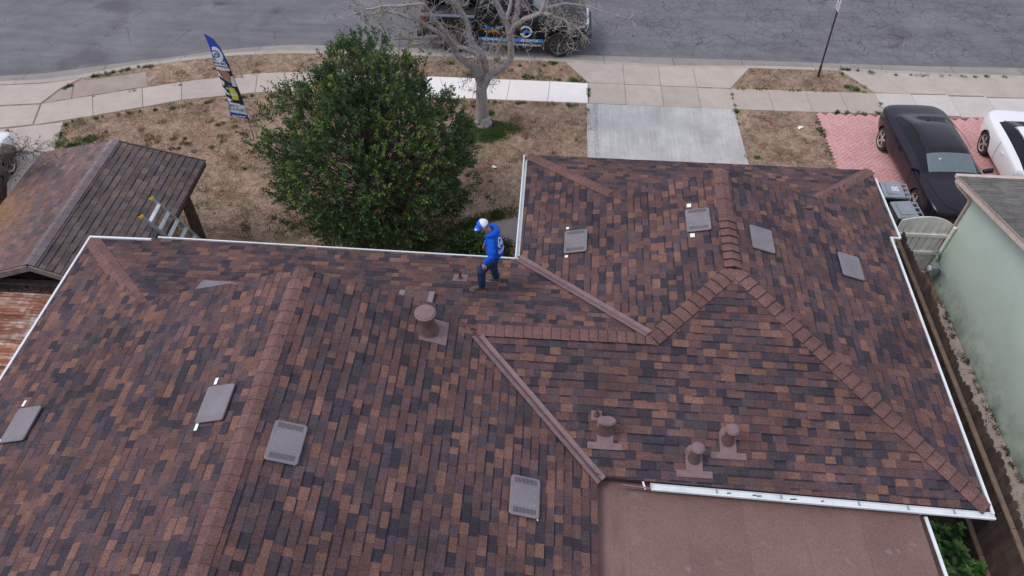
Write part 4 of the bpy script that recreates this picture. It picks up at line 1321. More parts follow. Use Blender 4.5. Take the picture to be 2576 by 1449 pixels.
def cluster(u, v, y, n, L, down=0.0):
    for _ in range(n):
        p = W(u + rb.uniform(-14, 14), v + rb.uniform(-12, 12), y + rb.uniform(-.25, .25))
        twig(p, Vector((rb.uniform(-1, 1), rb.uniform(-1, 1), rb.uniform(-1, 1) - down)), L * rb.uniform(.7, 1.2), .010, 2)
for u, v, y, n, L in ((1215, 130, 4.7, 9, .5), (1250, 140, 4.7, 9, .45), (1235, 160, 4.8, 6, .4), (1190, 100, 4.7, 5, .5), (1320, 130, 4.8, 6, .45), (1360, 120, 4.8, 4, .4),
                   (1410, 50, 4.6, 10, .5), (1440, 85, 4.5, 10, .45), (1420, 110, 4.5, 6, .4), (1470, 30, 5.0, 5, .5), (1380, 70, 4.7, 6, .4), (1100, 160, 4.4, 6, .4), (1085, 120, 4.6, 5, .4),
                   (1175, 210, 4.6, 5, .35), (1110, 215, 4.5, 3, .3), (980, 20, 4.4, 8, .6), (900, 20, 4.3, 8, .5), (1040, 30, 4.6, 6, .6), (960, 70, 4.4, 5, .5), (1000, 110, 4.4, 3, .4), (870, 60, 4.3, 3, .4), (1090, 20, 5, 5, .5), (1160, 20, 5.2, 5, .4)):
    cluster(u, v, y, max(2, int(n * .7)), L)
kt.build('trunk', M['bark'], bt, smooth=True)
tag(ktw.build('twigs', M['bark'], bt), kind='stuff')
klf.build('leaf_tufts', M['leaf'], bt)
for u, v, y, s in ((1391, 37, 4.9, .12), (1262, 118, 4.8, .12), (1250, 150, 4.7, .08), (1435, 40, 4.7, .13), (1375, 60, 4.8, .07)):   # moss clumps
    k = MB()
    for _ in range(160):
        p = W(u, v, y) + Vector((rb.gauss(0, s * .5), rb.gauss(0, s * .5), rb.gauss(0, s * .4)))
        leaf(k, p, Vector((rb.uniform(-1, 1), rb.uniform(-1, 1), rb.uniform(-1, 1))), .035, .010, cmix((.07, .07, .02), (.15, .14, .035), rb.random()), rb)
    k.build('moss_clump', M['leaf'], bt)

# ------------------------------------------------------------------ dead trunk at the left edge
dt = thing('dead_trunk', 'leaning dark sawn-off tree trunk with hollow knots at the left edge', 'tree', (-13.2, -1.0, 0))
k = MB(); k.tube(curvy([(0, 0, -.1), (.15, 0, .9), (.55, 0, 1.7), (.95, .02, 2.4), (1.35, 0, 2.85), (1.52, 0, 3.12)], 4, .03), [x * .78 for x in (.34, .33, .31, .30, .29, .28, .27, .27, .26, .25, .24, .23, .22, .21, .21, .20, .19, .18, .22, .20, .10)], 12)
k.build('trunk', M['bark_dark'], dt, smooth=False)
k = MB()
for q in ((1.05, -.24, 2.35, .075), (1.28, -.20, 2.78, .05)):
    k.lathe([(q[3] * 1.3, -.03), (q[3] * 1.2, .03), (q[3] * .8, .035), (q[3] * .6, -.01)], seg=10, origin=q[:3], axis=(.2, -1, .6))
k.build('knot', M['black'], dt)
ktw = MB(); klf = MB()
for _ in range(16):
    twig(Vector((1.45, 0, 3.0)) + Vector((rb.uniform(-.2, .15), rb.uniform(-.15, .15), rb.uniform(-.3, .1))), Vector((rb.uniform(-.3, 1.2), rb.uniform(-1, 1), rb.uniform(-.4, .6))), rb.uniform(.3, .8), .010, 2)
for _ in range(10):
    twig(Vector((rb.uniform(.2, 1.0), 0, rb.uniform(1.6, 2.6))), Vector((rb.uniform(-1, .6), rb.uniform(-1, 1), rb.uniform(-.4, .8))), rb.uniform(.3, .8), .011, 2)
tag(ktw.build('twigs', M['bark_dark'], dt), kind='stuff'); klf.build('leaf_tufts', M['leaf'], dt)

# ------------------------------------------------------------------ vehicles
def eval_mesh(o):
    dg = bpy.context.evaluated_depsgraph_get(); dg.update()
    me = bpy.data.meshes.new_from_object(o.evaluated_get(dg), preserve_all_data_layers=True, depsgraph=dg)
    old = o.data; o.modifiers.clear(); o.data = me; bpy.data.meshes.remove(old)
    return o
def loft(stations, mats, name, parent, matfn, sub=2, cuts=()):
    """stations: list of (x, [(y,z)...]) for the right half from sill to centre line; mirrored"""
    k = MB(); np_ = len(stations[0][1])
    row = 2 * np_ - 1
    for x, pr in stations:
        for y, z in pr: k.v.append((x, -y, z))
        for y, z in reversed(pr[:-1]): k.v.append((x, y, z))
    ns = len(stations)
    for i in range(ns - 1):
        for j in range(row - 1):
            k.f.append((i * row + j, i * row + j + 1, (i + 1) * row + j + 1, (i + 1) * row + j)); k.c.append((1, 1, 1))
            jj = j if j < np_ - 1 else row - 2 - j
            k.m.append(matfn(i, jj))
        # floor
        k.f.append((i * row, (i + 1) * row, (i + 1) * row + row - 1, i * row + row - 1)); k.c.append((1, 1, 1)); k.m.append(2)
    k.f.append(tuple(range(row))); k.c.append((1, 1, 1)); k.m.append(0)
    k.f.append(tuple((ns - 1) * row + j for j in reversed(range(row)))); k.c.append((1, 1, 1)); k.m.append(0)
    o = k.build(name, mats, parent, smooth=True)
    bm = bmesh.new(); bm.from_mesh(o.data); bmesh.ops.recalc_face_normals(bm, faces=bm.faces); bm.to_mesh(o.data); bm.free()
    s = o.modifiers.new('s', 'SUBSURF'); s.levels = sub; s.render_levels = sub
    tmp = []
    for cx, cz, r, w0, w1 in cuts:
        for sg in (-1, 1):
            c = MB(); n = 28
            pts = [(cx + math.cos(2 * math.pi * a / n) * r, cz + math.sin(2 * math.pi * a / n) * r) for a in range(n)]
            lo, hi = sorted((sg * w0, sg * w1))
            c.v += [(x, lo, z) for x, z in pts] + [(x, hi, z) for x, z in pts]
            c.f += [tuple(reversed(range(n))), tuple(range(n, 2 * n))] + [(i, (i + 1) % n, n + (i + 1) % n, n + i) for i in range(n)]
            c.c += [(1, 1, 1)] * (n + 2); c.m += [2] * (n + 2)
            co = c.build('cut', mats, None); co.data.polygons.foreach_set('material_index', [2] * (n + 2))
            bm = bmesh.new(); bm.from_mesh(co.data); bmesh.ops.recalc_face_normals(bm, faces=bm.faces); bm.to_mesh(co.data); bm.free()
            md = o.modifiers.new('b', 'BOOLEAN'); md.object = co; md.operation = 'DIFFERENCE'; md.solver = 'EXACT'
            tmp.append(co)
    mwp = o.parent; o.parent = None
    eval_mesh(o)
    o.parent = mwp
    for c in tmp: bpy.data.objects.remove(c)
    return o
def wheel(parent, x, y, z, r, w, spokes=5, sg=-1, rimmat=None, double=False):
    """axis along y; sg is the outward side"""
    k = MB(); k.lathe([(r * .66, -w / 2), (r * .93, -w / 2), (r, -w / 2 + .03), (r, w / 2 - .03), (r * .93, w / 2), (r * .70, w / 2), (r * .68, w / 2 - .03)], seg=32, origin=(x, y, z), axis=(0, sg, 0))
    t = k.build('wheel', M['tyre'], parent)
    k = MB(); q = Vector((0, 0, 1)).rotation_difference(Vector((0, sg, 0)))
    # barrel ring and disc
    o = Vector((x, y, z))
    def ring(r0, r1, h0, h1, col=(1, 1, 1)):
        n = 32
        for i in range(n):
            a = 2 * math.pi * i / n; b = 2 * math.pi * (i + 1) / n
            P = lambda rr, an, h: o + q @ Vector((rr * math.cos(an), rr * math.sin(an), h))
            k.face([P(r0, a, h0), P(r0, b, h0), P(r1, b, h1), P(r1, a, h1)], col)
    ring(r * .64, r * .71, w / 2 - .012, w / 2 + .004); ring(r * .64, r * .60, w / 2 - .012, w / 2 - .09, (.2, .2, .2)); ring(r * .60, 0.001, w / 2 - .09, w / 2 - .09, (.04, .04, .04))
    for i in range(spokes):
        a = 2 * math.pi * i / spokes + .3
        for da in ((-.13, .13) if double else (0,)):
            a2 = a + da
            d = Vector((math.cos(a2), math.sin(a2), 0)); d0 = Vector((math.cos(a), math.sin(a), 0)); s = Vector((-math.sin(a2), math.cos(a2), 0))
            w0 = r * (.045 if double else .10); w1 = r * (.04 if double else .06)
            pts = [d0 * r * .10 - s * w0, d * r * .66 - s * w1, d * r * .66 + s * w1, d0 * r * .10 + s * w0]
            k.hexa([o + q @ (p + Vector((0, 0, w / 2 - .055))) for p in pts] + [o + q @ (p + Vector((0, 0, w / 2 - .012))) for p in pts])
    k.lathe([(r * .16, w / 2 - .06), (r * .16, w / 2 - .01), (r * .08, w / 2)], seg=12, origin=o, axis=(0, sg, 0))
    k.build('rim', rimmat or M['rim'], t)
    return t
def panel_line(parent, pts, w=.010, name='panel_gap', mat=None):
    k = MB(); k.tube(pts, w / 2, 4); return k.build(name, mat or M['black'], parent)

def coupe(name, label, loc, rz, paint, group=None, double=False, rimmat=None):
    """x forward, length 4.8, width 1.9"""
    t = thing(name, label, 'car', loc, rz, group)
    def sec(x, w, zlo, zb, wg, zg, wr, zr, zc):
        return (x, [(w * .90, zlo), (w * .985, zlo + .16), (w * 1.0, (zlo + zb) * .52), (w * .985, zb - .06), (w * .93, zb), (wg, zg), (wr, zr), (wr * .55, zr + (zc - zr) * .75), (0, zc)])
    S = [
        sec(-2.38, .66, .42, .80, .58, .84, .48, .86, .875),
        sec(-2.30, .80, .30, .92, .68, .96, .58, .985, 1.0),
        sec(-2.05, .90, .24, .99, .74, 1.00, .60, 1.02, 1.035),
        sec(-1.72, .95, .22, 1.00, .76, 1.015, .60, 1.04, 1.055),
        sec(-1.62, .955, .22, 1.00, .77, 1.02, .60, 1.05, 1.07),
        sec(-0.95, .96, .20, .985, .80, 1.03, .58, 1.27, 1.30),
        sec(-0.85, .955, .20, .98, .80, 1.03, .58, 1.29, 1.32),
        sec(-0.30, .935, .20, .965, .80, 1.01, .585, 1.345, 1.375),
        sec(0.22, .93, .20, .95, .80, .99, .60, 1.31, 1.345),
        sec(0.30, .93, .20, .95, .80, .99, .605, 1.295, 1.33),
        sec(1.08, .94, .20, .93, .81, .955, .70, .985, 1.01),
        sec(1.18, .945, .20, .925, .82, .95, .66, .96, .985),
        sec(1.70, .94, .22, .90, .80, .925, .58, .935, .95),
        sec(2.10, .90, .24, .83, .74, .855, .52, .87, .88),
        sec(2.32, .80, .26, .74, .64, .765, .45, .775, .78),
        sec(2.40, .66, .32, .66, .52, .69, .36, .70, .70),
    ]
    def mf(i, j):
        if 9 <= i < 10 and j in (6, 7): return 3           # windscreen
        if 4 <= i < 5 and j in (5, 6, 7): return 1            # rear glass
        if 5 <= i < 10 and j == 5: return 1                # side glass
        return 0
    body = loft(S, [paint, M['glass'], M['black'], M['glass_ws']], 'body', t, mf, 2, cuts=((1.42, .345, .385, .66, 1.2), (-1.42, .345, .385, .66, 1.2)))
    for x in (1.42, -1.42):
        for sg in (-1, 1):
            wheel(t, x, sg * .80, .345, .345, .25, 5, sg, rimmat, double)
    for sg in (-1, 1):
        k = MB()
        k.hexa([(.78, sg * .86, .96), (.92, sg * .86, .96), (.92, sg * 1.12, 1.00), (.82, sg * 1.12, 1.00), (.78, sg * .86, 1.04), (.90, sg * .86, 1.04), (.90, sg * 1.10, 1.12), (.80, sg * 1.10, 1.12)])
        o = k.build('wing_mirror', paint, t); bevel(o, .03, 3)
        k = MB(); k.hexa([(2.14, sg * .44, .70), (2.40, sg * .40, .60), (2.30, sg * .72, .60), (2.05, sg * .80, .72), (2.12, sg * .44, .775), (2.37, sg * .42, .66), (2.28, sg * .70, .69), (2.04, sg * .78, .79)])
        o = k.build('headlight', M['lamp'], t); bevel(o, .02, 2)
        k = MB(); k.hexa([(-2.42, sg * .25, .76), (-2.30, sg * .70, .76), (-2.25, sg * .70, .76), (-2.36, sg * .25, .76), (-2.42, sg * .25, .86), (-2.30, sg * .70, .86), (-2.25, sg * .70, .86), (-2.36, sg * .25, .86)])
        k.build('tail_light', M['red_lamp'], t)
        panel_line(t, [(.72, sg * .945, .30), (.70, sg * .958, .6), (.62, sg * .93, .94)], .010, 'door_gap')
        panel_line(t, [(-.55, sg * .950, .30), (-.62, sg * .968, .6), (-.66, sg * .94, .965)], .010, 'door_gap')
        k = MB(); k.bar((-.45, sg * .955, .80), (-.25, sg * .952, .80), .02, .03); k.build('door_handle', paint, t)
        panel_line(t, [(1.15, sg * .76, .968), (1.7, sg * .70, .943), (2.15, sg * .52, .868), (2.27, sg * .3, .805)], .012, 'bonnet_gap')
        panel_line(t, [(.25, sg * .635, 1.30), (-.3, sg * .62, 1.345), (-.9, sg * .60, 1.285), (-1.55, sg * .64, 1.08)], .016, 'roof_trim')
        k = MB(); k.tube([(1.02, sg * .10, 1.02), (.99, sg * .38, 1.025), (.97, sg * .62, 1.01)] if sg < 0 else [(1.02, .50, 1.01), (.985, .22, 1.03), (.96, -.02, 1.045)], .011, 5)
        k.build('wiper', M['black'], t)
        k = MB(); k.box((1.10, sg * .90 - .04, .55), (1.14, sg * .90 + .04, .60)); 
    panel_line(t, [(2.27, -.3, .805), (2.29, 0, .808), (2.27, .3, .805)], .012, 'bonnet_gap')
    k = MB(); k.box((2.30, -.42, .42), (2.425, .42, .58)); o = k.build('grille', M['black'], t); bevel(o, .02, 2)
    k = MB(); k.box((2.36, -.5, .22), (2.44, .5, .28)); o = k.build('front_lip', M['black'], t)
    k = MB(); k.hexa([(-1.20, -.02, 1.21), (-1.08, -.02, 1.25), (-1.08, .02, 1.25), (-1.20, .02, 1.21), (-1.22, -.01, 1.26), (-1.19, -.01, 1.27), (-1.19, .01, 1.27), (-1.22, .01, 1.26)])
    k.build('roof_aerial', M['black'], t)
    return t
bc = coupe('parked_car', 'glossy black coupe on the pink brick driveway beside the grey bins', (11.43, 3.32, .016), R(-90 + 1.5), M['car_black'])
k = MB(); k.lathe([(.045, 0), (.045, .004)], seg=14, origin=(.62, -.28, 1.185), axis=(.42, 0, .9)); k.build('screen_mount', M['white'], bc)
wc = coupe('parked_car', 'white coupe cut by the right edge, beside the black one', (14.28, 3.25, .016), R(-90 - 4), M['car_white'], double=True, rimmat=M['rim'])
lc = coupe('parked_car', 'white car barely showing behind the dead trunk at the left edge', (-15.35, .30, .02), R(92), M['car_white'])

# black crew-cab pickup with the roofer's lettering
M['rim_dark'] = mat_plain('gunmetal_rim', (.16, .155, .15), .35, .7)
def pickup(loc, rz):
    t = thing('pickup_truck', 'black pickup truck with roofing company lettering parked at the kerb behind the bare tree', 'pickup truck', loc, rz)
    Hh = 1.0
    def sec(x, w, zlo, zb, wg, zg, wr, zr, zc):
        return (x, [(w * .93, zlo), (w * .99, zlo + .2), (w, (zlo + zb) * .52), (w * .99, zb - .10), (w * .96, zb), (wg, zg), (wr, zr), (wr * .5, zr + (zc - zr) * .8), (0, zc)])
    S = [sec(-.98, .99, .55, 1.30, .93, 1.34, .90, 1.36, 1.37), sec(-.93, .99, .50, 1.30, .90, 1.38, .80, 1.55, 1.56), sec(-.86, .99, .48, 1.30, .89, 1.40, .74, 1.84, 1.87),
         sec(-.5, .99, .46, 1.30, .88, 1.40, .72, 1.90, 1.93), sec(.4, .99, .46, 1.29, .88, 1.38, .72, 1.91, 1.94), sec(.75, .99, .46, 1.28, .88, 1.36, .70, 1.87, 1.90),
         sec(.83, .99, .46, 1.28, .88, 1.36, .70, 1.84, 1.87), sec(1.52, .99, .47, 1.25, .90, 1.28, .82, 1.30, 1.33), sec(1.60, .99, .47, 1.24, .90, 1.26, .78, 1.28, 1.31),
         sec(2.2, 1.0, .50, 1.20, .92, 1.22, .72, 1.25, 1.28), sec(2.62, .99, .52, 1.15, .90, 1.17, .66, 1.20, 1.22), sec(2.76, .93, .55, 1.08, .82, 1.10, .58, 1.12, 1.13), sec(2.80, .86, .60, 1.00, .74, 1.02, .5, 1.03, 1.04)]
    def mf(i, j):
        if i == 6 and j in (6, 7): return 3
        if i == 1 and j in (6, 7): return 1
        if 2 <= i < 6 and j == 5: return 1
        return 0
    loft(S, [M['truck_black'], M['glass'], M['black'], M['glass_ws']], 'cab', t, mf, 2, cuts=((1.87, .44, .52, .62, 1.3),))
    # bed: side walls, floor, tailgate
    def bed():
        for sg in (-1, 1):
            k = MB(); n = 14; cx, cz, rr = -1.80, .44, .52
            top = [(-2.86, 1.30), (-1.0, 1.30)]
            out = [(-2.86, .58), (cx - rr, .56)] + [(cx - rr * math.cos(math.pi * i / n), max(.5, cz + rr * math.sin(math.pi * i / n))) for i in range(n + 1)] + [(-1.0, .50), (-1.0, 1.30), (-2.86, 1.30)]
            m = len(out); y0, y1 = sg * .88, sg * .99
            k.v += [(x, y0, z) for x, z in out] + [(x, y1, z) for x, z in out]
            k.f += [tuple(range(m)), tuple(reversed(range(m, 2 * m)))] + [(i, (i + 1) % m, m + (i + 1) % m, m + i) for i in range(m)]
            k.c += [(1, 1, 1)] * (m + 2); k.m += [0] * (m + 2)
            o = k.build('bed_side', M['truck_black'], t)
            bm = bmesh.new(); bm.from_mesh(o.data); bmesh.ops.recalc_face_normals(bm, faces=bm.faces); bmesh.ops.triangulate(bm, faces=[f for f in bm.faces if len(f.verts) > 4]); bm.to_mesh(o.data); bm.free()
            k = MB(); k.box((-2.84, min(sg * .84, sg * 1.0), 1.302), (-1.02, max(sg * .84, sg * 1.0), 1.335), (2.5, 3.2, 4)); bevel(k.build('bed_rail', M['bin_dark'], t), .01, 2)
            k = MB(); k.box((cx - .42, min(sg * .62, sg * .88), .72), (cx + .42, max(sg * .62, sg * .88), .98)); bevel(k.build('wheel_tub', M['bin_dark'], t), .05, 2)
            k = MB()
            for i in range(16):
                a = math.pi * i / 16; b = math.pi * (i + 1) / 16
                P = lambda an, r_, y: (cx - math.cos(an) * r_, y, cz + math.sin(an) * r_)
                for r0, r1 in ((.51, .57),):
                    k.hexa([P(a, r0, sg * .985), P(b, r0, sg * .985), P(b, r0, sg * 1.015), P(a, r0, sg * 1.015), P(a, r1, sg * .985), P(b, r1, sg * .985), P(b, r1, sg * 1.015), P(a, r1, sg * 1.015)])
            k.build('wheel_arch', M['bin_dark'], t)
            k = MB(); k.hexa([(-2.90, sg * .80, .92), (-2.80, sg * 1.0, .92), (-2.76, sg * 1.0, .92), (-2.84, sg * .80, .92), (-2.90, sg * .80, 1.22), (-2.80, sg * 1.0, 1.22), (-2.70, sg * 1.0, 1.22), (-2.84, sg * .80, 1.22)])
            bevel(k.build('tail_light', M['red_lamp'], t), .02, 2)
        k = MB(); k.box((-2.84, -.88, .66), (-1.0, .88, .76), (.9, .8, .8)); k.build('bed_floor', M['bin_dark'], t)
        k = MB(); k.box((-2.89, -.88, .62), (-2.83, .88, 1.29)); bevel(k.build('tailgate', M['truck_black'], t), .015, 2)
        k = MB(); k.box((-1.05, -.88, .66), (-1.0, .88, 1.32)); k.build('bed_front', M['truck_black'], t)
    bed()
    for x in (1.87, -1.80):
        for sg in (-1, 1): wheel(t, x, sg * .87, .44, .45, .30, 9, sg, M['rim_dark'], True)
    k = MB(); k.box((-3.02, -.95, .52), (-2.86, .95, .74)); bevel(k.build('rear_bumper', M['truck_black'], t), .03, 2)
    k = MB(); k.hexa([(2.70, -1.0, .55), (2.96, -.80, .55), (2.96, .80, .55), (2.70, 1.0, .55), (2.70, -1.0, .80), (2.98, -.80, .80), (2.98, .80, .80), (2.70, 1.0, .80)])
    bevel(k.build('front_bumper', M['bin_dark'], t), .03, 2)
    k = MB(); k.box((2.74, -.55, .82), (2.86, .55, 1.06)); bevel(k.build('grille', M['chrome'], t), .02, 2)
    for sg in (-1, 1):
        k = MB(); k.hexa([(2.60, sg * .62, .84), (2.84, sg * .60, .84), (2.74, sg * .92, .84), (2.50, sg * .985, .84), (2.56, sg * .62, 1.14), (2.80, sg * .60, 1.10), (2.70, sg * .92, 1.12), (2.46, sg * .985, 1.16)])
        bevel(k.build('headlight', M['lamp'], t), .03, 2)
        k = MB(); k.box((-.75, min(sg * .93, sg * 1.10), .42), (1.25, max(sg * .93, sg * 1.10), .48)); bevel(k.build('side_step', M['chrome'], t), .015, 2)
        k = MB(); k.box((1.12, min(sg * .96, sg * 1.22), 1.22), (1.26, max(sg * .96, sg * 1.22), 1.46)); bevel(k.build('wing_mirror', M['truck_black'], t), .04, 2)
        for x in (.30, 1.30, -.72): panel_line(t, [(x, sg * .997, .55), (x, sg * 1.002, .9), (x, sg * .965, 1.29)], .012, 'door_gap')
        for x in (-.55, .48): 
            k = MB(); k.bar((x, sg * .985, 1.12), (x + .18, sg * .985, 1.12), .025, .03); k.build('door_handle', M['bin_dark'], t)
    # lettering on the kerb side (local -y is the kerb side)
    Mx = lambda x, z: Matrix.Translation((x, -1.004, z)) @ Matrix.Rotation(R(90), 4, 'X')
    k = MB(); k.box((-.90, -1.006, .52), (1.32, -1.0, .64)); k.build('blue_stripe', M['print_lblue'], t)
    text_mesh('lettering', 'Blue SKY', .17, Mx(-.35, 1.00), M['print_lblue'], t, bold=.004)
    text_mesh('lettering', 'ROOFING  LLC', .115, Mx(-.30, .86), M['print_orange'], t, bold=.003)
    text_mesh('lettering', 'WWW.BLUESKY', .085, Matrix.Translation((-.45, -1.0085, .58)) @ Matrix.Rotation(R(90), 4, 'X'), M['print_white'], t, bold=.002)
    text_mesh('lettering', '(831)219-7135', .10, Matrix.Translation((.85, -1.0085, .58)) @ Matrix.Rotation(R(90), 4, 'X'), M['print_white'], t, bold=.002)
    k = MB(); n = 34
    def arc(cx, cz, r0, r1, a0, a1, y):
        for i in range(n):
            a = R(a0 + (a1 - a0) * i / n); b = R(a0 + (a1 - a0) * (i + 1) / n)
            P = lambda an, r_: (cx + math.cos(an) * r_, y, cz + math.sin(an) * r_)
            k.face([P(a, r0), P(b, r0), P(b, r1), P(a, r1)])
    arc(.72, .90, .155, .205, 200, 510, -1.006); k.build('emblem_ring', M['print_white'], t)
    k = MB(); z = .90
    k.face([(.57, -1.007, z - .06), (.74, -1.007, z + .10), (.90, -1.007, z - .02), (.96, -1.007, z - .09), (.74, -1.007, z - .02), (.66, -1.007, z - .11)]); k.build('emblem_roof', M['print_lblue'], t)
    k = MB(); k.face([(.62, -1.008, z - .11), (.66, -1.008, z - .11), (.66, -1.008, z - .06), (.62, -1.008, z - .06)]); k.build('emblem_window', M['print_white'], t)
    return t
pickup((-1.06, 10.32, -.09), 0)

# ------------------------------------------------------------------ old gabled porch of the neighbour, left
PPX = (on_y(465, 508, -.8).x + on_y(508, 603, -.8).x) / 2
pc = thing('porch', 'open gabled porch with an old mossy brown shingle roof on log posts', 'porch')
PRX, PE, PR = -9.60, 2.30, 2.95
PLN['pr'] = (Vector((PRX, -2.5, PR)), Vector(((PR - PE) / 1.88, 0, 1)).normalized())
PLN['pl'] = (Vector((PRX, -2.5, PR)), Vector((-(PR - PE) / 2.12, 0, 1)).normalized())
pf = dict(pr=[(PRX, -.36), (-7.72, -.16), (-7.72, -3.60), (-8.55, -3.60), (-8.55, -4.44), (PRX, -4.36)], pl=[(PRX, -.36), (-11.72, -.10), (-11.72, -4.50), (PRX, -4.36)])
mb = MB()
for f, poly in pf.items():
    pts = [Vector((x, y, zon(f, x, y) - .004)) for x, y in poly]
    mb.face(pts, (.7, .7, .7)); mb.face([p - Vector((0, 0, .03)) for p in reversed(pts)], (.7, .7, .7))
proof = mb.build('roof', M['dark_wood'], pc)
OLD = [(.125, .094, .086), (.110, .085, .080), (.098, .078, .078), (.135, .098, .088), (.090, .076, .080)]
OLDL = [(.165, .105, .100), (.145, .095, .094), (.130, .090, .092), (.105, .085, .094), (.18, .112, .098)]
def oldp(r): c = OLD[r.randrange(5)]; k = r.uniform(.85, 1.12); return tuple(x * k for x in c)
def oldl(r): c = OLDL[r.randrange(5)]; k = r.uniform(.85, 1.12); return tuple(x * k for x in c)
def shingled(parent, faces, mats, pickers, expo, wlo, whi, seed, plain, limit=280, thick=.012):
    r = random.Random(seed); cl = []
    for f, poly in faces.items():
        n, e, u = frame_of(f); org = PLN[f][0]
        p3 = [Vector((x, y, zon(f, x, y))) for x, y in poly]
        for c in shingle_cells(n, e, u, org, p3, r, expo, wlo, whi, pickers[f], plain[f]):
            cx = sum(p[0] for p in c[0]) / len(c[0]); cy = sum(p[1] for p in c[0]) / len(c[0])
            cl.append((c, org, n, e, u, org + e * cx + u * cy, f))
    vis = [c for c in cl if in_view(c[5], -4) and area(c[0][0]) > .4 * expo * wlo]
    vis.sort(key=lambda c: (c[5] - CAM).length / math.sqrt(area(c[0][0])))
    ids = set(id(c) for c in vis[:limit]); fl = MB()
    for c in cl:
        if id(c) in ids:
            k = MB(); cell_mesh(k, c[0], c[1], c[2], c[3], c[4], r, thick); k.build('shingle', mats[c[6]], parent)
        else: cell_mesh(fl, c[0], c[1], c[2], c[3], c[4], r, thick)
    if fl.f: tag(fl.build('shingle_field', mats[list(faces)[0]], parent), kind='stuff')
shingled(proof, pf, dict(pr=M['shingle_old'], pl=M['shingle_old']), dict(pr=oldp, pl=oldl), .14, .15, .20, 8, dict(pr=True, pl=False))
k = MB(); s = []
for y in (-.32, -4.38):
    s.append([Vector((PRX - .12, y, zon('pl', PRX - .12, y) + .022)), Vector((PRX, y, PR + .032)), Vector((PRX + .12, y, zon('pr', PRX + .12, y) + .022))])
N_ = 16
for i in range(N_):
    a0 = [s[0][j] + (s[1][j] - s[0][j]) * (i / N_) for j in range(3)]; a1 = [s[0][j] + (s[1][j] - s[0][j]) * ((i + 1) / N_) for j in range(3)]
    t = rs.uniform(.92, 1.06); h = Vector((0, 0, .004))
    c_ = (.19 * t, .155 * t, .165 * t)
    k = MB(); k.face([a0[0], a0[1], a1[1] + h, a1[0] + h], c_); k.face([a0[1], a0[2], a1[2] + h, a1[1] + h], c_)
    k.face([a1[0] + h, a1[1] + h, a1[1] - h * 2, a1[0] - h * 2], (.03, .03, .03)); k.face([a1[1] + h, a1[2] + h, a1[2] - h * 2, a1[1] - h * 2], (.03, .03, .03))
    k.build('ridge_cap', M['shingle_old'], proof)
k = MB()
for f, x in (('pr', -7.72), ('pl', -11.72)):
    xe, ze, ye = (-8.55, PR - 1.05 * (PR - PE) / 1.88 - .06, -4.47) if f == 'pr' else (x, PE - .06, -4.52)
    k = MB(); k.bar((PRX, -4.40, PR - .06), (xe, ye, ze), .035, .13, (2.2, 2.4, 2.6)); k.build('rake_board', M['dark_wood'], pc)
    k = MB(); k.bar((PRX, -.32, PR - .06), (x, -.12, PE - .06), .035, .13); k.build('rake_board', M['dark_wood'], pc)
k = MB(); k.bar((-7.71, -.16, PE - .06), (-7.71, -3.60, PE - .06), .03, .11); k.build('eave_board', M['dark_wood'], pc)
k = MB(); k.bar((-11.73, -.12, PE - .06), (-11.73, -4.48, PE - .06), .03, .11); k.build('eave_board', M['dark_wood'], pc)
for y in (-1.0, -1.8, -2.6, -3.2, -4.2):
    for x in ((-7.78, -11.66) if y > -3.3 else (-11.66,)):
        k = MB(); k.bar((PRX, y, PR - .11), (x, y, PE - .11), .05, .11); k.build('rafter', M['dark_wood'], pc)
k = MB(); k.tube([(PPX - .03, -.80, -.1), (PPX, -.79, .8), (PPX + .02, -.80, 1.5), (PPX, -.80, 2.27)], [.15, .14, .13, .125], 14)
tag(k.build('log_post', M['post_wood'], pc, smooth=True), 'leaning log post at the street corner')
for x, y in ((-11.3, -.7), (-11.3, -4.3), (-9.02, -4.35)):
    k = MB(); k.tube([(x, y, -.1), (x, y, 2.22)], .10, 10); k.build('log_post', M['post_wood'], pc, smooth=True)
# beam timber under the near gable
k = MB(); k.bar((-11.4, -4.2, 2.17), (-8.95, -4.2, 2.17), .12, .16); k.build('beam', M['dark_wood'], pc)

# leaf-littered board deck and rusty corrugated roof
dk = thing('lean_to', 'rusty corrugated sheet roof below the porch, edged by leaf-littered boards', 'lean-to roof')
for i in range(4):
    k = MB(); y = -4.40 + i * .20; k.box((-13.5, y, 2.14), (-8.95, y + .19, 2.17), (.9 + .2 * rs.random(),) * 3); k.build('board', M['dark_wood'], dk)
k = MB()
for _ in range(2600):
    x = rs.uniform(-13.4, -9.0); y = rs.uniform(-4.42, -3.7)
    leaf(k, Vector((x, y, 2.172 + rs.random() * .02)), Vector((rs.uniform(-1, 1), rs.uniform(-1, 1), rs.uniform(-.1, .3))), rs.uniform(.03, .07), .012, cmix((.035, .02, .015), (.14, .085, .05), rs.random() ** 2), rs)
tag(k.build('leaf_litter', M['grass'], dk), kind='stuff')
for i in range(9):
    y1 = -4.42 - i * .60; y0 = y1 - .615; k = MB(); zt = 2.15 - i * .012
    n = 40; t = rs.uniform(.75, 1.2)
    for j in range(n):
        a = y1 - (y1 - y0) * j / n; b = y1 - (y1 - y0) * (j + 1) / n
        za = zt + .012 * math.cos(2 * math.pi * j / 5.0); zb = zt + .012 * math.cos(2 * math.pi * (j + 1) / 5.0)
        s0 = rs.uniform(-.0, .02)
        k.face([(-13.6, a, za), (-13.6, b, zb), (-8.93, b, zb), (-8.93, a, za)], (t, t, t))
    k.build('corrugated_sheet', M['rust'], dk)
    k = MB(); k.box((-13.6, y1 - .012, zt + .016), (-8.94, y1 + .004, zt + .019)); k.build('lap_seam', M['vent_dark'], dk)
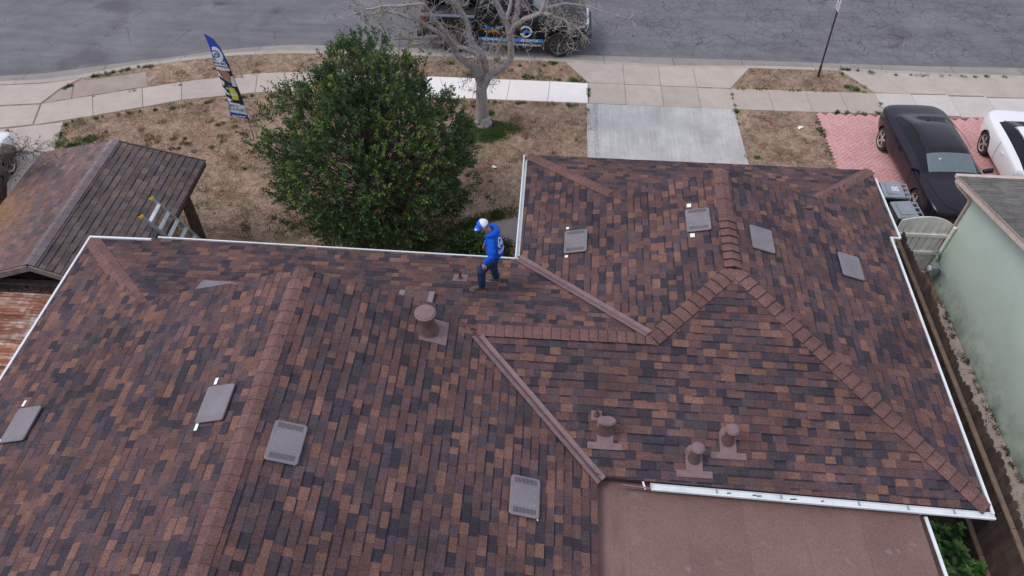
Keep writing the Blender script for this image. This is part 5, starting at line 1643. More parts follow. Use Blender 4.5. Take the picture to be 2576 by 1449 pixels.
for x, y in ((-13.3, -4.0), (-9.1, -9.6), (-13.3, -9.6)):
    k = MB(); k.box((x - .05, y - .05, 0), (x + .05, y + .05, 2.1)); k.build('post', M['dark_wood'], dk)
k = MB(); c = ground(142, 690, 2.4)
k.face([(c.x, c.y, 2.40), (c.x + .11, c.y, 2.42), (c.x + .09, c.y + .02, 2.56)]); k.face([(c.x + .09, c.y + .03, 2.56), (c.x + .11, c.y + .01, 2.42), (c.x, c.y + .01, 2.40)])
k.bar((c.x + .05, c.y + .03, 2.16), (c.x + .06, c.y + .02, 2.44), .012, .012); k.build('white_scrap', M['white'], dk)

# ------------------------------------------------------------------ ladder
ld = thing('ladder', 'aluminium ladder with yellow-capped rails propped against the porch eave', 'ladder', (-6.30, -2.85, 0))
o = Vector((-6.30, -2.85, 0))
a0 = Vector((-6.15, -2.86, 0)) - o; a1 = Vector((-7.97, -2.86, 3.01)) - o
b0 = Vector((-6.15, -2.34, 0)) - o; b1 = Vector((-7.98, -2.28, 3.01)) - o
for p, q in ((a0, a1), (b0, b1)):
    k = MB(); k.bar(p, q, .035, .095); r_ = k.build('rail', M['alu'], ld); bevel(r_, .005, 1)
    d = (q - p).normalized()
    k = MB(); k.bar(q - d * .085, q + d * .005, .045, .10); bevel(k.build('end_cap', M['yellow'], ld), .01, 2)
    k = MB(); k.bar(q - d * .01, q + d * .02, .05, .105); k.build('rubber_tip', M['black'], ld)
    off = d.cross(Vector((0, 1, 0))).normalized() * .05
    k = MB(); k.bar(p + off, q - d * .30 + off, .022, .02); k.build('fly_rail', M['black'], ld)
for i in range(13):
    t = .06 + i * .072
    p = a0 + (a1 - a0) * t; q = b0 + (b1 - b0) * t
    k = MB(); k.bar(p, q, .09, .04); bevel(k.build('rung', M['alu'], ld), .006, 1)

# ------------------------------------------------------------------ feather flag
fg = thing('feather_flag', 'tall feather flag printed blue, white and black, staked in the dry lawn', 'flag', (-8.27, 3.85, 0), 0)
FO = Vector((-8.27, 3.85, 0))
def fe(pts): return sorted((lambda p: (p.z, p.x))(on_y(u, v, 3.85) - FO) for u, v in pts)
XR = [(0, .0)] + fe([(513.5, 85), (534, 96), (554, 121), (569, 150), (593.7, 210), (613, 259), (624, 300)])
XL = fe([(512.5, 85), (519, 97), (528.5, 121), (535.5, 150), (555.6, 210), (574, 259), (580, 289)])
k = MB(); k.tube([(0.015, 0, -.05), (.012, 0, .25)], .014, 8); k.tube([(lin(XR, z) + .006, 0, z) for z in [.25, .5, .8, 1.1, 1.5, 2, 2.4, 2.7, 3.0, 3.2, 3.36]], .008, 6)
k.build('pole', M['black'], fg)
k = MB(); NI, NJ = 22, 130
def wav(x, z): return .03 * math.sin(z * 2.2 + x * 5) + .02 * math.sin(x * 11)
def fcol(s, u, x, z):
    bl = (.012, .07, .42); nv = (.01, .025, .12); wh = (.72, .76, .80); bk = (.012, .012, .014)
    if s > .86: return bl
    if s > .70:
        cx, cz = .42, .775
        d = math.hypot((u - .5) * .9, (s - .785) * 4.2)
        if d < .36: return wh
        return bl if u > .55 or s > .8 else (cmix(bl, wh, .25))
    if s > .595: return cmix((.45, .58, .72), wh, .6) if u < .86 + (.7 - s) else bk
    if s > .19:
        # the photographic print: roofers at work, reduced to its masses
        a = s + (u - .5) * .10
        if u < .16 + .08 * math.sin(s * 30): return wh if math.sin(s * 60 + u * 8) > -.2 else bk
        if .52 < a < .60 and .2 < u < .8: return (.42, .13, .09) if u < .55 else (.35, .16, .12)
        if .46 < a < .52 and .25 < u < .7: return (.28, .19, .16)
        if .41 < s < .53 and u > .72: return (.62, .60, .60)
        if .235 < s < .385 and .36 < u < .84 - abs(s - .31) * 1.2: return (.50, .52, .06) if not .29 < s < .315 else (.6, .6, .55)
        if .385 < a < .42 and .4 < u < .7: return (.10, .16, .24)
        if .20 < s < .40 and .16 < u < .34: return (.30, .36, .45) if math.sin(s * 90) > .2 else bk
        return bk
    if s > .055: return (.62, .70, .80) if .04 < u < .99 and (s < .175 or u < .75) else (.02, .10, .40)
    return (.015, .09, .42)
for j in range(NJ):
    for i in range(NI):
        q = []
        for di, dj in ((0, 0), (1, 0), (1, 1), (0, 1)):
            z = .70 + (3.38 - .70) * (j + dj) / NJ; u = (i + di) / NI
            zz = z - (.0 if j else 0)
            xl, xr = lin(XL, z), lin(XR, z); x = xl + (xr - xl) * u
            zc = z + (1 - u) * .08 * max(0, 1 - (z - .7) / .6) - .02 * u
            q.append((x, wav(x, z) * (1 - u), zc))
        s = (j + .5) / NJ; u = (i + .5) / NI
        k.face(q, fcol(s, u, 0, 0))
k.build('banner', M['flag'], fg, smooth=True)
def ftext(txt, size, x, z, mat, rot=0):
    Mx = Matrix.Translation((x, -.034, z)) @ Matrix.Rotation(R(rot), 4, 'Y') @ Matrix.Rotation(R(90), 4, 'X')
    text_mesh('print', txt, size, Mx, mat, fg, bold=.0025)
ftext('Blue SKY', .095, -.305, 2.515, M['print_navy'], 8); ftext('ROOFING LLC', .058, -.295, 2.415, M['print_navy'], 8)
ftext('(831)', .12, -.30, 1.155, M['print_navy'], 6); ftext('219-7135', .112, -.235, 1.02, M['print_navy'], 6)
ftext('blueskyroofllc.com', .052, -.225, .885, M['print_navy'], 5)
ftext('blueskyroofllc.com', .050, -.225, .80, M['print_white'], 5)
k = MB()
for i in range(36):
    a = R(200 + 310 * i / 36); b = R(200 + 310 * (i + 1) / 36)
    P = lambda an, r_: (-.345 + math.cos(an) * r_, -.036, 2.80 + math.sin(an) * r_ * 1.05)
    k.face([P(a, .082), P(b, .082), P(b, .108), P(a, .108)])
k.build('emblem_ring', M['print_navy'], fg)
k = MB(); k.face([(-.41, -.037, 2.77), (-.34, -.037, 2.85), (-.285, -.037, 2.80), (-.27, -.037, 2.76), (-.34, -.037, 2.78), (-.37, -.037, 2.74)]); k.build('emblem_roof', M['print_lblue'], fg)

# ------------------------------------------------------------------ street sign
sg_ = thing('street_sign', 'white parking-type sign on a thin rusty post in the brown verge', 'sign', (9.576, 8.60, 0))
k = MB(); k.bar((0, 0, -.1), (-.18, 0, 2.95), .045, .045); k.build('post', M['sign_post'], sg_)
k = MB(); k.bar((-.0, 0, -.05), (-.03, 0, .42), .065, .065); k.build('sleeve', M['sign_post'], sg_)
k = MB(); k.hexa([(-.175, -.155, 2.36), (-.165, -.155, 2.36), (-.165, .155, 2.36), (-.175, .155, 2.36), (-.215, -.155, 2.98), (-.205, -.155, 2.98), (-.205, .155, 2.98), (-.215, .155, 2.98)])
tl = k.build('sign_plate', M['sign'], sg_); bevel(tl, .02, 2)
k = MB()
for i in range(6):
    z = 2.42 + i * .035; xx = -.178 - (z - 2.36) * .0645
    k.box((xx - .002, -.12, z), (xx - .0005, .12 - (i % 3) * .03, z + .012))
    k.box((xx + .0125, -.12, z), (xx + .014, .12 - (i % 3) * .03, z + .012))
k.build('small_print', M['sign_ink'], sg_)
for sgn in (-1,):
    k = MB(); k.hexa([(-.198, -.10, 2.64), (-.196, -.10, 2.64), (-.196, .08, 2.66), (-.198, .08, 2.66), (-.214, -.02, 2.86), (-.212, -.02, 2.86), (-.212, .11, 2.84), (-.214, .11, 2.84)]); k.build('pictogram', M['sign_ink'], sg_)

# ------------------------------------------------------------------ side-yard fence
fn = thing('wooden_fence', 'dark weathered board fence with a pale top rail between the two houses', 'fence')
def xf(y): return 8.80 + (y + .82) * .0197
y = -.92
while y > -12.3:
    w_ = rs.uniform(.135, .15); h = 1.84 + rs.uniform(-.06, .05) + .06 * math.sin(y * 1.7); k = MB(); t = rs.uniform(.7, 1.35)
    x = xf(y) + .055 + rs.uniform(-.006, .006)
    pl = [(y, 0), (y - w_, 0), (y - w_, h - rs.uniform(.03, .07)), (y - w_ * .72, h), (y - w_ * .25, h + rs.uniform(-.01, .01)), (y, h - rs.uniform(.03, .07))]
    m = len(pl); k.v += [(x, a, b) for a, b in pl] + [(x + .022, a, b) for a, b in pl]
    k.f += [tuple(range(m)), tuple(reversed(range(m, 2 * m)))] + [(i, m + i, m + (i + 1) % m, (i + 1) % m) for i in range(m)]
    k.c += [(t, t * .97, t * .93)] * (m + 2); k.m += [0] * (m + 2)
    k.build('board', M['dark_wood'], fn); y -= w_ + .006
for z in (1.58, .45):
    yy = -.85
    while yy > -12:
        y2 = yy - 2.4; k = MB(); t = rs.uniform(.88, 1.1)
        k.bar((xf(yy) + .0, yy, z), (xf(y2) + .0, y2 + .01, z), .085, .04, (t, t * .98, t * .96)); k.build('rail', M['rail_wood'], fn); yy = y2
for yy in (-.88, -3.3, -5.7, -8.1, -10.5):
    k = MB(); k.box((xf(yy) + .085, yy - .045, 0), (xf(yy) + .17, yy + .045, 1.60)); k.build('post', M['dark_wood'], fn)
k = MB(); k.face([(7.3, -.3, .012), (7.3, -13, .012), (10.2, -13, .012), (10.2, -.3, .012)][::-1] and [(7.3, -13, .012), (10.2, -13, .012), (10.2, -.45, .012), (7.3, -.45, .012)])
struct(k.build('side_yard_soil', M['soil']))
slab_set('footing_strip', mat_concrete('pink_concrete', (.40, .32, .28), (.50, .41, .36), .5), [[(9.35, -y0), (10.34, -y0), (10.34, -y0 - 2.0), (9.35, -y0 - 2.0)] for y0 in (1.5, 3.5, 5.5, 7.5, 9.5)], z=.04, inset=.004)

# ------------------------------------------------------------------ white picket-board gate
gt = thing('gate', 'old cream-painted board gate with arched top and louvred foot, between fence and green wall', 'gate', (9.70, -.35, 0))
GX0, GX1 = -.66, .66
def gtop(x): return 1.79 - .26 * ((x - .0) / .66) ** 2 * (1.0 if x > 0 else .55)
n = 8
for i in range(n):
    a = GX0 + (GX1 - GX0) * i / n + .008; b = GX0 + (GX1 - GX0) * (i + 1) / n - .008; t = rs.uniform(.9, 1.06)
    k = MB(); k.hexa([(a, -.012, .58), (b, -.012, .58), (b, .012, .58), (a, .012, .58), (a, -.012, gtop(a)), (b, -.012, gtop(b)), (b, .012, gtop(b)), (a, .012, gtop(a))], (t, t * .99, t * .97))
    k.build('board', M['gate'], gt)
for z in (1.22, .64):
    k = MB(); k.box((GX0 + .02, -.055, z - .05), (GX1 - .02, -.014, z + .05)); bevel(k.build('cross_rail', M['gate'], gt), .006, 1)
for i in range(9):
    z = .05 + i * .058; k = MB(); k.hexa([(GX0, -.02, z), (GX1, -.02, z), (GX1, .02, z + .02), (GX0, .02, z + .02), (GX0, -.02, z + .038), (GX1, -.02, z + .038), (GX1, .02, z + .052), (GX0, .02, z + .052)])
    k.build('louvre_slat', M['gate'], gt)
k = MB(); k.box((GX0, .016, .03), (GX1, .022, 1.45)); k.build('gap_shade', M['vent_dark'], gt)  # dark sheet added behind the boards so the gaps look shaded
k = MB(); k.tube([(GX1 - .06, -.11, .25), (GX1 - .06, -.11, 1.58)], .042, 12, (1.0, 1.05, 1.0)); k.build('gate_pipe', M['gate'], gt)
k = MB(); k.box((GX1 + .005, -.05, 0), (GX1 + .035, .05, 1.60), (.45, .45, .42)); k.build('hinge_post', M['gate'], gt)

# ------------------------------------------------------------------ green stucco garage next door
gb = thing('green_garage', 'pale green stucco garage under a grey shingle gable roof at the right edge', 'garage')
k = MB()
ys = [-.28, -4.45, -8.7]
k.face([(10.35, -.28, -.05), (10.35, -8.7, -.05), (10.35, -8.7, 2.80), (10.35, -4.45, 3.74), (10.35, -.28, 2.80)][::-1])
k.face([(10.35, -.28, -.05), (17, -.28, -.05), (17, -.28, 2.80), (10.35, -.28, 2.80)][::-1]); k.face([(10.35, -8.7, -.05), (17, -8.7, -.05), (17, -8.7, 2.80), (10.35, -8.7, 2.80)])
k.face([(17, -.28, -.05), (17, -8.7, -.05), (17, -8.7, 2.80), (17, -4.45, 3.74), (17, -.28, 2.80)])
k.build('wall', M['stucco'], gb)
PLN['gn'] = (Vector((12, -4.45, 3.845)), Vector((0, .234, 1)).normalized()); PLN['gs'] = (Vector((12, -4.45, 3.845)), Vector((0, -.234, 1)).normalized())
gf = dict(gn=[(9.93, -.10), (9.93, -4.45), (17.4, -4.45), (17.4, -.10)], gs=[(9.93, -8.85), (17.4, -8.85), (17.4, -4.45), (9.93, -4.45)])
k = MB()
for f, poly in gf.items():
    pts = [Vector((x, y, zon(f, x, y) - .004)) for x, y in poly]
    if (pts[1] - pts[0]).cross(pts[2] - pts[1]).z < 0: pts.reverse()
    k.face(pts, (.6, .6, .6)); k.face([p - Vector((0, 0, .05)) for p in reversed(pts)], (1, 1, 1))
gr = k.build('roof', M['deck'], gb)
def greyp(r): k = r.uniform(.82, 1.12); return (.135 * k, .128 * k, .118 * k)
shingled(gr, gf, dict(gn=M['grey_shingle'], gs=M['grey_shingle']), dict(gn=greyp, gs=greyp), .143, .28, .31, 9, dict(gn=True, gs=True), 220, .008)
for f, y in (('gn', -.10), ('gs', -8.85)):
    k = MB(); a = Vector((9.945, y, zon(f, 9.9, y) - .085)); b = Vector((9.945, -4.45, 3.76)); k.bar(a, b, .035, .15); bevel(k.build('rake_board', M['pink_trim'], gb), .006, 1)
    k = MB(); a = Vector((9.925, y, zon(f, 9.9, y) - .004)); b = Vector((9.925, -4.45, 3.845)); k.bar(a, b, .04, .02, (.5, .5, .5)); k.build('drip_edge', M['pink_trim'], gb)
    k = MB(); k.face([(9.95, y, zon(f, 9.9, y) - .06), (10.36, y, zon(f, 9.9, y) - .06), (10.36, -4.45, 3.785), (9.95, -4.45, 3.785)] if f == 'gs' else [(9.95, -4.45, 3.785), (10.36, -4.45, 3.785), (10.36, y, zon(f, 9.9, y) - .06), (9.95, y, zon(f, 9.9, y) - .06)]); k.build('soffit', M['pink_trim'], gb)
k = MB(); k.bar((9.90, -.06, 2.80), (17.3, -.06, 2.80), .10, .09); bevel(k.build('eave_gutter', M['pink_trim'], gb), .01, 2)
k = MB(); k.tube([(9.97, -.06, 2.76), (9.97, -.07, 2.66), (10.02, -.14, 2.58), (10.28, -.36, 2.40), (10.31, -.38, 2.30), (10.31, -.38, .2)], .035, 10); k.build('downpipe', M['pink_trim'], gb, smooth=True)
# gas meter on the wall
gm = thing('gas_meter', 'small grey gas meter with pipes on the foot of the green wall', 'gas meter', (10.20, -.78, 0))
k = MB(); k.box((-.13, -.12, .36), (.05, .12, .62)); bevel(k.build('meter_body', M['pipe_metal'], gm), .03, 3)
k = MB(); k.lathe([(.075, 0), (.08, .03), (.05, .05)], origin=(-.13, 0, .50), axis=(-1, 0, 0), seg=18); k.build('dial', M['sign'], gm)
k = MB(); k.tube([(-.02, .09, .60), (-.02, .10, .74), (-.02, .24, .78), (0, .30, .78), (0, .30, .1)], .018, 8); k.tube([(-.02, -.09, .60), (-.02, -.10, .66), (.0, -.26, .68), (.02, -.30, .62), (.02, -.30, .30), (.10, -.32, .28)], .016, 8)
k.build('pipework', M['pipe_metal'], gm)
k = MB(); k.lathe([(.03, -.03), (.085, .0), (.085, .02), (.04, .05), (.02, .09)], origin=(-.03, .26, .80), axis=(-.4, -.5, 1), seg=18); k.build('regulator', M['pipe_metal'], gm)
# weeds at the wall foot
k = MB()
for i in range(70):
    y = rs.uniform(-8.5, -1.3); x = 10.30 - abs(rs.gauss(0, .05))
    for _ in range(16): blade(k, x + rs.gauss(0, .03), y + rs.gauss(0, .04), .04, rs.uniform(.04, .14), rs.uniform(.2, 1.3), rs.uniform(0, 6.28), .006, rs.choice([(.07, .05, .035), (.05, .08, .03), (.04, .03, .025)]))
tag(k.build('wall_weeds', M['grass']), 'thin dry weeds along the foot of the green wall', 'weeds', kind='stuff')
k = MB()
for i in range(1800):
    y = rs.uniform(-12, -.5); x = rs.uniform(7.6, 10.25)
    leaf(k, Vector((x, y, .045 + rs.random() * .01)), Vector((rs.uniform(-1, 1), rs.uniform(-1, 1), .1)), rs.uniform(.02, .05), .010, cmix((.03, .02, .015), (.12, .08, .05), rs.random()), rs)
tag(k.build('fallen_leaves', M['grass']), 'brown fallen leaves on the side-yard ground', 'leaves', kind='stuff')

# ------------------------------------------------------------------ two wheeled bins
def bin_(x, y, label, rz=0.0):
    t = thing('wheelie_bin', label, 'bin', (x, y, .016), rz, 'grey bins beside the black car')
    k = MB(); k.hexa([(-.23, -.24, .06), (.22, -.24, .06), (.22, .24, .06), (-.23, .24, .06), (-.29, -.30, .98), (.27, -.30, .98), (.27, .30, .98), (-.29, .30, .98)])
    bevel(k.build('body', M['bin_dark'], t), .03, 3)
    k = MB(); k.box((-.31, -.32, .93), (.29, .32, .99)); bevel(k.build('rim', M['bin_dark'], t), .012, 2)
    k = MB(); z = .99
    pts = [(-.32, -.33, z), (.24, -.33, z), (.24, .33, z), (-.32, .33, z), (-.30, -.31, z + .05), (.20, -.31, z + .075), (.20, .31, z + .075), (-.30, .31, z + .05)]
    k.hexa(pts); bevel(k.build('lid', M['bin'], t), .025, 3)
    k = MB(); k.box((-.22, -.22, z + .066), (.12, .22, z + .078)); bevel(k.build('lid_panel', M['bin'], t), .008, 2)
    k = MB(); k.tube([(.34, -.26, .99), (.36, -.26, 1.0), (.36, .26, 1.0), (.34, .26, .99)], .016, 8); k.build('handle', M['bin'], t)
    for yy in (-.26, -.09, .09, .26):
        k = MB(); k.box((.22, yy - .025, .98), (.37, yy + .025, 1.03)); bevel(k.build('hinge_lug', M['bin'], t), .008, 1)
    for sgn in (-1, 1):
        k = MB(); k.lathe([(.06, -.025), (.10, -.02), (.10, .02), (.06, .025)], origin=(.24, sgn * .26, .10), axis=(0, 1, 0), seg=18); k.build('wheel', M['black'], t)
    return t
b1_ = bin_(9.66, 1.52, 'farther of the two grey-lidded bins, with a pale sticker on its lid', R(-3))
k = MB()
for i in range(4):
    for j in range(3):
        k.box((-.10 + i * .045, -.10 + j * .06, 1.069), (-.065 + i * .045, -.06 + j * .06 + .02 * ((i + j) % 2), 1.071))
k.build('sticker', M['sign'], b1_)
bin_(9.74, .74, 'nearer of the two grey-lidded bins, just above the cream gate', R(4))

# ------------------------------------------------------------------ the man on the roof
from mathutils.bvhtree import BVHTree
HO = Vector((-.55, -4.45, 3.10))
man = thing('person', 'person in a royal blue hoodie, dark jeans and blue and white cap, standing on the front roof slope looking down', 'person', tuple(HO))
man['label'] = 'person in royal blue hoodie, jeans and cap standing on the roof, looking down'
def skin_obj(name, verts, edges, mat, sub=2, root=0, parent=man, fold=0.0):
    me = bpy.data.meshes.new(name)
    me.from_pydata([tuple(Vector(v[0]) - HO) for v in verts], edges, [])
    o = bpy.data.objects.new(name, me); COL.objects.link(o)
    md = o.modifiers.new('skin', 'SKIN'); md.use_smooth_shade = True; md.branch_smoothing = .3
    sv = me.skin_vertices[0].data
    for i, v in enumerate(verts):
        r = v[1]; sv[i].radius = (r, r) if not hasattr(r, '__len__') else r
        sv[i].use_root = (i == root)
    s = o.modifiers.new('sub', 'SUBSURF'); s.levels = sub; s.render_levels = sub
    eval_mesh(o)
    if fold:
        me = o.data; me.update()
        for v in me.vertices:
            p = v.co
            q = mnoise.noise(Vector((p.x * 9, p.y * 9, p.z * 16))) * .6 + mnoise.noise(Vector((p.x * 20, p.y * 20, p.z * 34 + 4))) * .4
            v.co = p + v.normal * (q * fold)
    o.data.materials.clear(); o.data.materials.append(mat)
    at = o.data.attributes.get('tint') or o.data.attributes.new('tint', 'FLOAT_COLOR', 'FACE')
    at.data.foreach_set('color', [1.0] * (4 * len(o.data.polygons)))
    o.data.polygons.foreach_set('use_smooth', [True] * len(o.data.polygons))
    o.parent = parent
    return o
J = dict(pel=(-.43, -4.47, 3.98), wai=(-.41, -4.47, 4.12), che=(-.43, -4.47, 4.36), nb=(-.49, -4.47, 4.53), nk=(-.54, -4.48, 4.60), hd=(-.60, -4.49, 4.69), tp=(-.62, -4.49, 4.78),
         lsh=(-.46, -4.64, 4.47), lel=(-.44, -4.76, 4.21), lwr=(-.57, -4.73, 4.00), rsh=(-.48, -4.30, 4.47), rel=(-.47, -4.20, 4.22), rwr=(-.60, -4.25, 4.03),
         lhp=(-.45, -4.56, 3.92), lkn=(-.655, -4.61, 3.67), lan=(-.645, -4.60, 3.25), rhp=(-.42, -4.38, 3.92), rkn=(-.46, -4.33, 3.55), ran=(-.40, -4.28, 3.16))
V_ = lambda k: J[k]
verts = [(V_('pel'), .09), (V_('wai'), .09), (V_('che'), .095), (V_('nb'), .060), (V_('nk'), .052), (V_('hd'), .082), (V_('tp'), .075),
         (V_('lsh'), .040), (V_('lel'), .036), (V_('lwr'), .026), (V_('rsh'), .040), (V_('rel'), .042), (V_('rwr'), .026),
         (V_('lhp'), .065), (V_('lkn'), .045), (V_('lan'), .034), (V_('rhp'), .065), (V_('rkn'), .055), (V_('ran'), .038)]
edges = [(0, 1), (1, 2), (2, 3), (3, 4), (4, 5), (5, 6), (2, 7), (7, 8), (8, 9), (2, 10), (10, 11), (11, 12), (0, 13), (13, 14), (14, 15), (0, 16), (16, 17), (17, 18)]
skin_obj('body', verts, edges, M['skin'])
def lerp(a, b, t): return tuple(Vector(a) + (Vector(b) - Vector(a)) * t)
hv = [((-.43, -4.47, 3.95), .165), ((-.405, -4.47, 4.09), .180), ((-.40, -4.47, 4.26), .180), ((-.43, -4.47, 4.40), .170), ((-.48, -4.47, 4.52), .095),
      (lerp(V_('lsh'), V_('che'), .15), .085), (lerp(V_('lsh'), V_('lel'), .5), .074), (V_('lel'), .066), (lerp(V_('lel'), V_('lwr'), .5), .056), (lerp(V_('lel'), V_('lwr'), .93), .046),
      (lerp(V_('rsh'), V_('che'), .15), .085), (lerp(V_('rsh'), V_('rel'), .5), .074), (V_('rel'), .066), (lerp(V_('rel'), V_('rwr'), .93), .046)]
hood = skin_obj('hoodie', hv, [(0, 1), (1, 2), (2, 3), (3, 4), (3, 5), (5, 6), (6, 7), (7, 8), (8, 9), (3, 10), (10, 11), (11, 12), (12, 13)], M['hoodie'], sub=3, fold=.022)
# folded hood behind the neck and the waistband
k = MB()
k.tube([Vector(p) - HO for p in ((-.58, -4.58, 4.52), (-.50, -4.60, 4.56), (-.41, -4.55, 4.57), (-.36, -4.47, 4.56), (-.41, -4.38, 4.57), (-.50, -4.34, 4.56), (-.58, -4.37, 4.52))], [.025, .05, .065, .075, .065, .05, .025], 12)
h2 = k.build('hood', M['hoodie'], hood, smooth=True); s = h2.modifiers.new('s', 'SUBSURF'); s.levels = 1; s.render_levels = 1
for side, (a, b) in (('l', ('lel', 'lwr')), ('r', ('rel', 'rwr'))):
    k = MB(); a, b = Vector(V_(a)) - HO, Vector(V_(b)) - HO; d = (b - a)
    k.tube([a + d * .84, a + d * .86, a + d * .99, a + d * 1.0], [.036, .044, .042, .032], 14); k.build('cuff', M['hoodie'], hood, smooth=True)
jv = [((-.43, -4.47, 4.02), .140), ((-.43, -4.47, 3.93), .140), ((-.46, -4.555, 3.88), .112), (lerp(V_('lhp'), V_('lkn'), .55), .100), (V_('lkn'), .086), (lerp(V_('lkn'), V_('lan'), .5), .076), (lerp(V_('lkn'), V_('lan'), 1.02), .080),
      ((-.42, -4.385, 3.88), .112), (lerp(V_('rhp'), V_('rkn'), .55), .097), (V_('rkn'), .083), (lerp(V_('rkn'), V_('ran'), .5), .074), (lerp(V_('rkn'), V_('ran'), 1.0), .078)]
jn = skin_obj('jeans', jv, [(0, 1), (1, 2), (2, 3), (3, 4), (4, 5), (5, 6), (1, 7), (7, 8), (8, 9), (9, 10), (10, 11)], M['jeans'], sub=3, fold=.020)
# boots
def boot(heel, toe, name='boot'):
    heel, toe = Vector(heel) - HO, Vector(toe) - HO; d = (toe - heel); L = d.length; d.normalize(); s = Vector((-d.y, d.x, 0)).normalized()
    n = PLN['strip'][1]; k = MB()
    rows = []
    for t, w, h in ((-.04, .036, .10), (.10, .048, .145), (.28, .050, .15), (.45, .052, .105), (.65, .058, .075), (.85, .050, .058), (1.02, .026, .040)):
        c = heel + d * (L * t); rows.append([c - s * w + n * .016, c - s * w * .95 + n * h * .6, c - s * w * .45 + n * h, c + s * w * .45 + n * h, c + s * w * .95 + n * h * .6, c + s * w + n * .016])
    for a, b in zip(rows, rows[1:]):
        for i in range(5): k.face([a[i], b[i], b[i + 1], a[i + 1]])
    k.face(rows[0]); k.face(list(reversed(rows[-1])))
    o = k.build(name, M['boot'], man, smooth=True)
    bm = bmesh.new(); bm.from_mesh(o.data); bmesh.ops.remove_doubles(bm, verts=bm.verts, dist=.0005); bmesh.ops.recalc_face_normals(bm, faces=bm.faces); bm.to_mesh(o.data); bm.free()
    sm = o.modifiers.new('s', 'SUBSURF'); sm.levels = 1; sm.render_levels = 1
    k = MB(); m = [(-.04, .036), (.12, .046), (.4, .044), (.68, .056), (.88, .050), (1.03, .024)]
    lo = [heel + d * (L * t) - s * w for t, w in m] + [heel + d * (L * t) + s * w for t, w in reversed(m)]
    c = len(lo); k.v += [tuple(p - n * .002) for p in lo] + [tuple(p + n * .02) for p in lo]
    k.f += [tuple(range(c)), tuple(reversed(range(c, 2 * c)))] + [(i, (i + 1) % c, c + (i + 1) % c, c + i) for i in range(c)]; k.c += [(1, 1, 1)] * (c + 2); k.m += [0] * (c + 2)
    k.build('sole', M['sole'], o)
def onroof(x, y, h=0): return (x, y, zon('strip', x, y) + h + .014)
boot(onroof(-.60, -4.60), onroof(-.87, -4.62)); boot(onroof(-.34, -4.275), onroof(-.60, -4.24))
# hands: palm with five bent fingers, the near one resting on the thigh
def hand(wr, dirv, palm_n, mirror=1):
    wr = Vector(wr) - HO; d = Vector(dirv).normalized(); n = Vector(palm_n).normalized(); s = d.cross(n).normalized() * mirror; n = s.cross(d).normalized() * mirror
    k = MB()
    rows = []
    for t, w, h in ((-.03, .024, .020), (.0, .026, .019), (.04, .038, .018), (.085, .042, .015)):
        c = wr + d * t; rows.append([c + s * (w * math.cos(a)) + n * (h * math.sin(a)) for a in [i * math.pi / 5 for i in range(10)]])
    for a, b in zip(rows, rows[1:]):
        for i in range(10): k.face([a[i], a[(i + 1) % 10], b[(i + 1) % 10], b[i]])
    k.face(list(reversed(rows[0]))); k.face(rows[-1])
    for off, L, cu in ((-.032, .068, .9), (-.011, .078, .8), (.011, .074, .85), (.031, .058, 1.0)):
        p = wr + d * .078 + s * off; dd = (d + s * off * 4).normalized(); pts = [p]
        for j, sl in enumerate((.42, .33, .25)):
            ang = cu * .38 * (j + .5); dj = (dd * math.cos(ang) - n * math.sin(ang)).normalized(); pts.append(pts[-1] + dj * L * sl)
        k.tube(pts, [.0098, .0092, .0085, .0062], 8)
    p = wr + d * .02 - s * .030; pts = [p, p + (d * .5 - s * .8 - n * .2).normalized() * .034, p + (d * .5 - s * .8 - n * .2).normalized() * .034 + (d * .9 - s * .35 - n * .35).normalized() * .030, p + (d * .5 - s * .8 - n * .2).normalized() * .034 + (d * .9 - s * .1 - n * .5).normalized() * .055]
    k.tube(pts, [.013, .012, .010, .007], 8)
    k.build('hand', M['skin'], man, smooth=True)
hand(V_('lwr'), (-.42, -.02, -1), (-.8, -.5, .35), 1)
hand(V_('rwr'), (-.35, .02, -1), (-.8, .5, .3), -1)
# head: face, ear, hair, cap turned and tilted down
HD = Matrix.Translation(Vector((-.605, -4.49, 4.705)) - HO) @ Matrix.Rotation(R(12), 4, 'Z') @ Matrix.Rotation(R(-32), 4, 'Y')   # local -x is forward
def hm(p): return HD @ Vector(p)
k = MB(); n1, n2 = 12, 18
def headpt(th, ph):
    x, y, z = math.sin(th) * math.cos(ph), math.sin(th) * math.sin(ph), math.cos(th)
    rx, ry, rz = .096, .074, .118
    p = Vector((x * rx, y * ry, z * rz))
    if z < 0: p.x = p.x * (1 - .18 * -z) - .012 * -z; p.y *= 1 - .30 * -z
    return p
g = [[headpt(math.pi * i / n1, 2 * math.pi * j / n2) for j in range(n2)] for i in range(n1 + 1)]
for i in range(n1):
    for j in range(n2):
        k.face([hm(g[i][j]), hm(g[i + 1][j]), hm(g[i + 1][(j + 1) % n2]), hm(g[i][(j + 1) % n2])])
fo = k.build('face', M['skin'], man, smooth=True)
bm = bmesh.new(); bm.from_mesh(fo.data); bmesh.ops.remove_doubles(bm, verts=bm.verts, dist=.0004); bm.to_mesh(fo.data); bm.free()
k = MB(); k.hexa([hm(p) for p in ((-.090, -.013, -.030), (-.090, .013, -.030), (-.086, .006, .012), (-.086, -.006, .012), (-.118, -.008, -.030), (-.118, .008, -.030), (-.094, .004, .012), (-.094, -.004, .012))]); bevel(k.build('nose', M['skin'], fo), .004, 2)
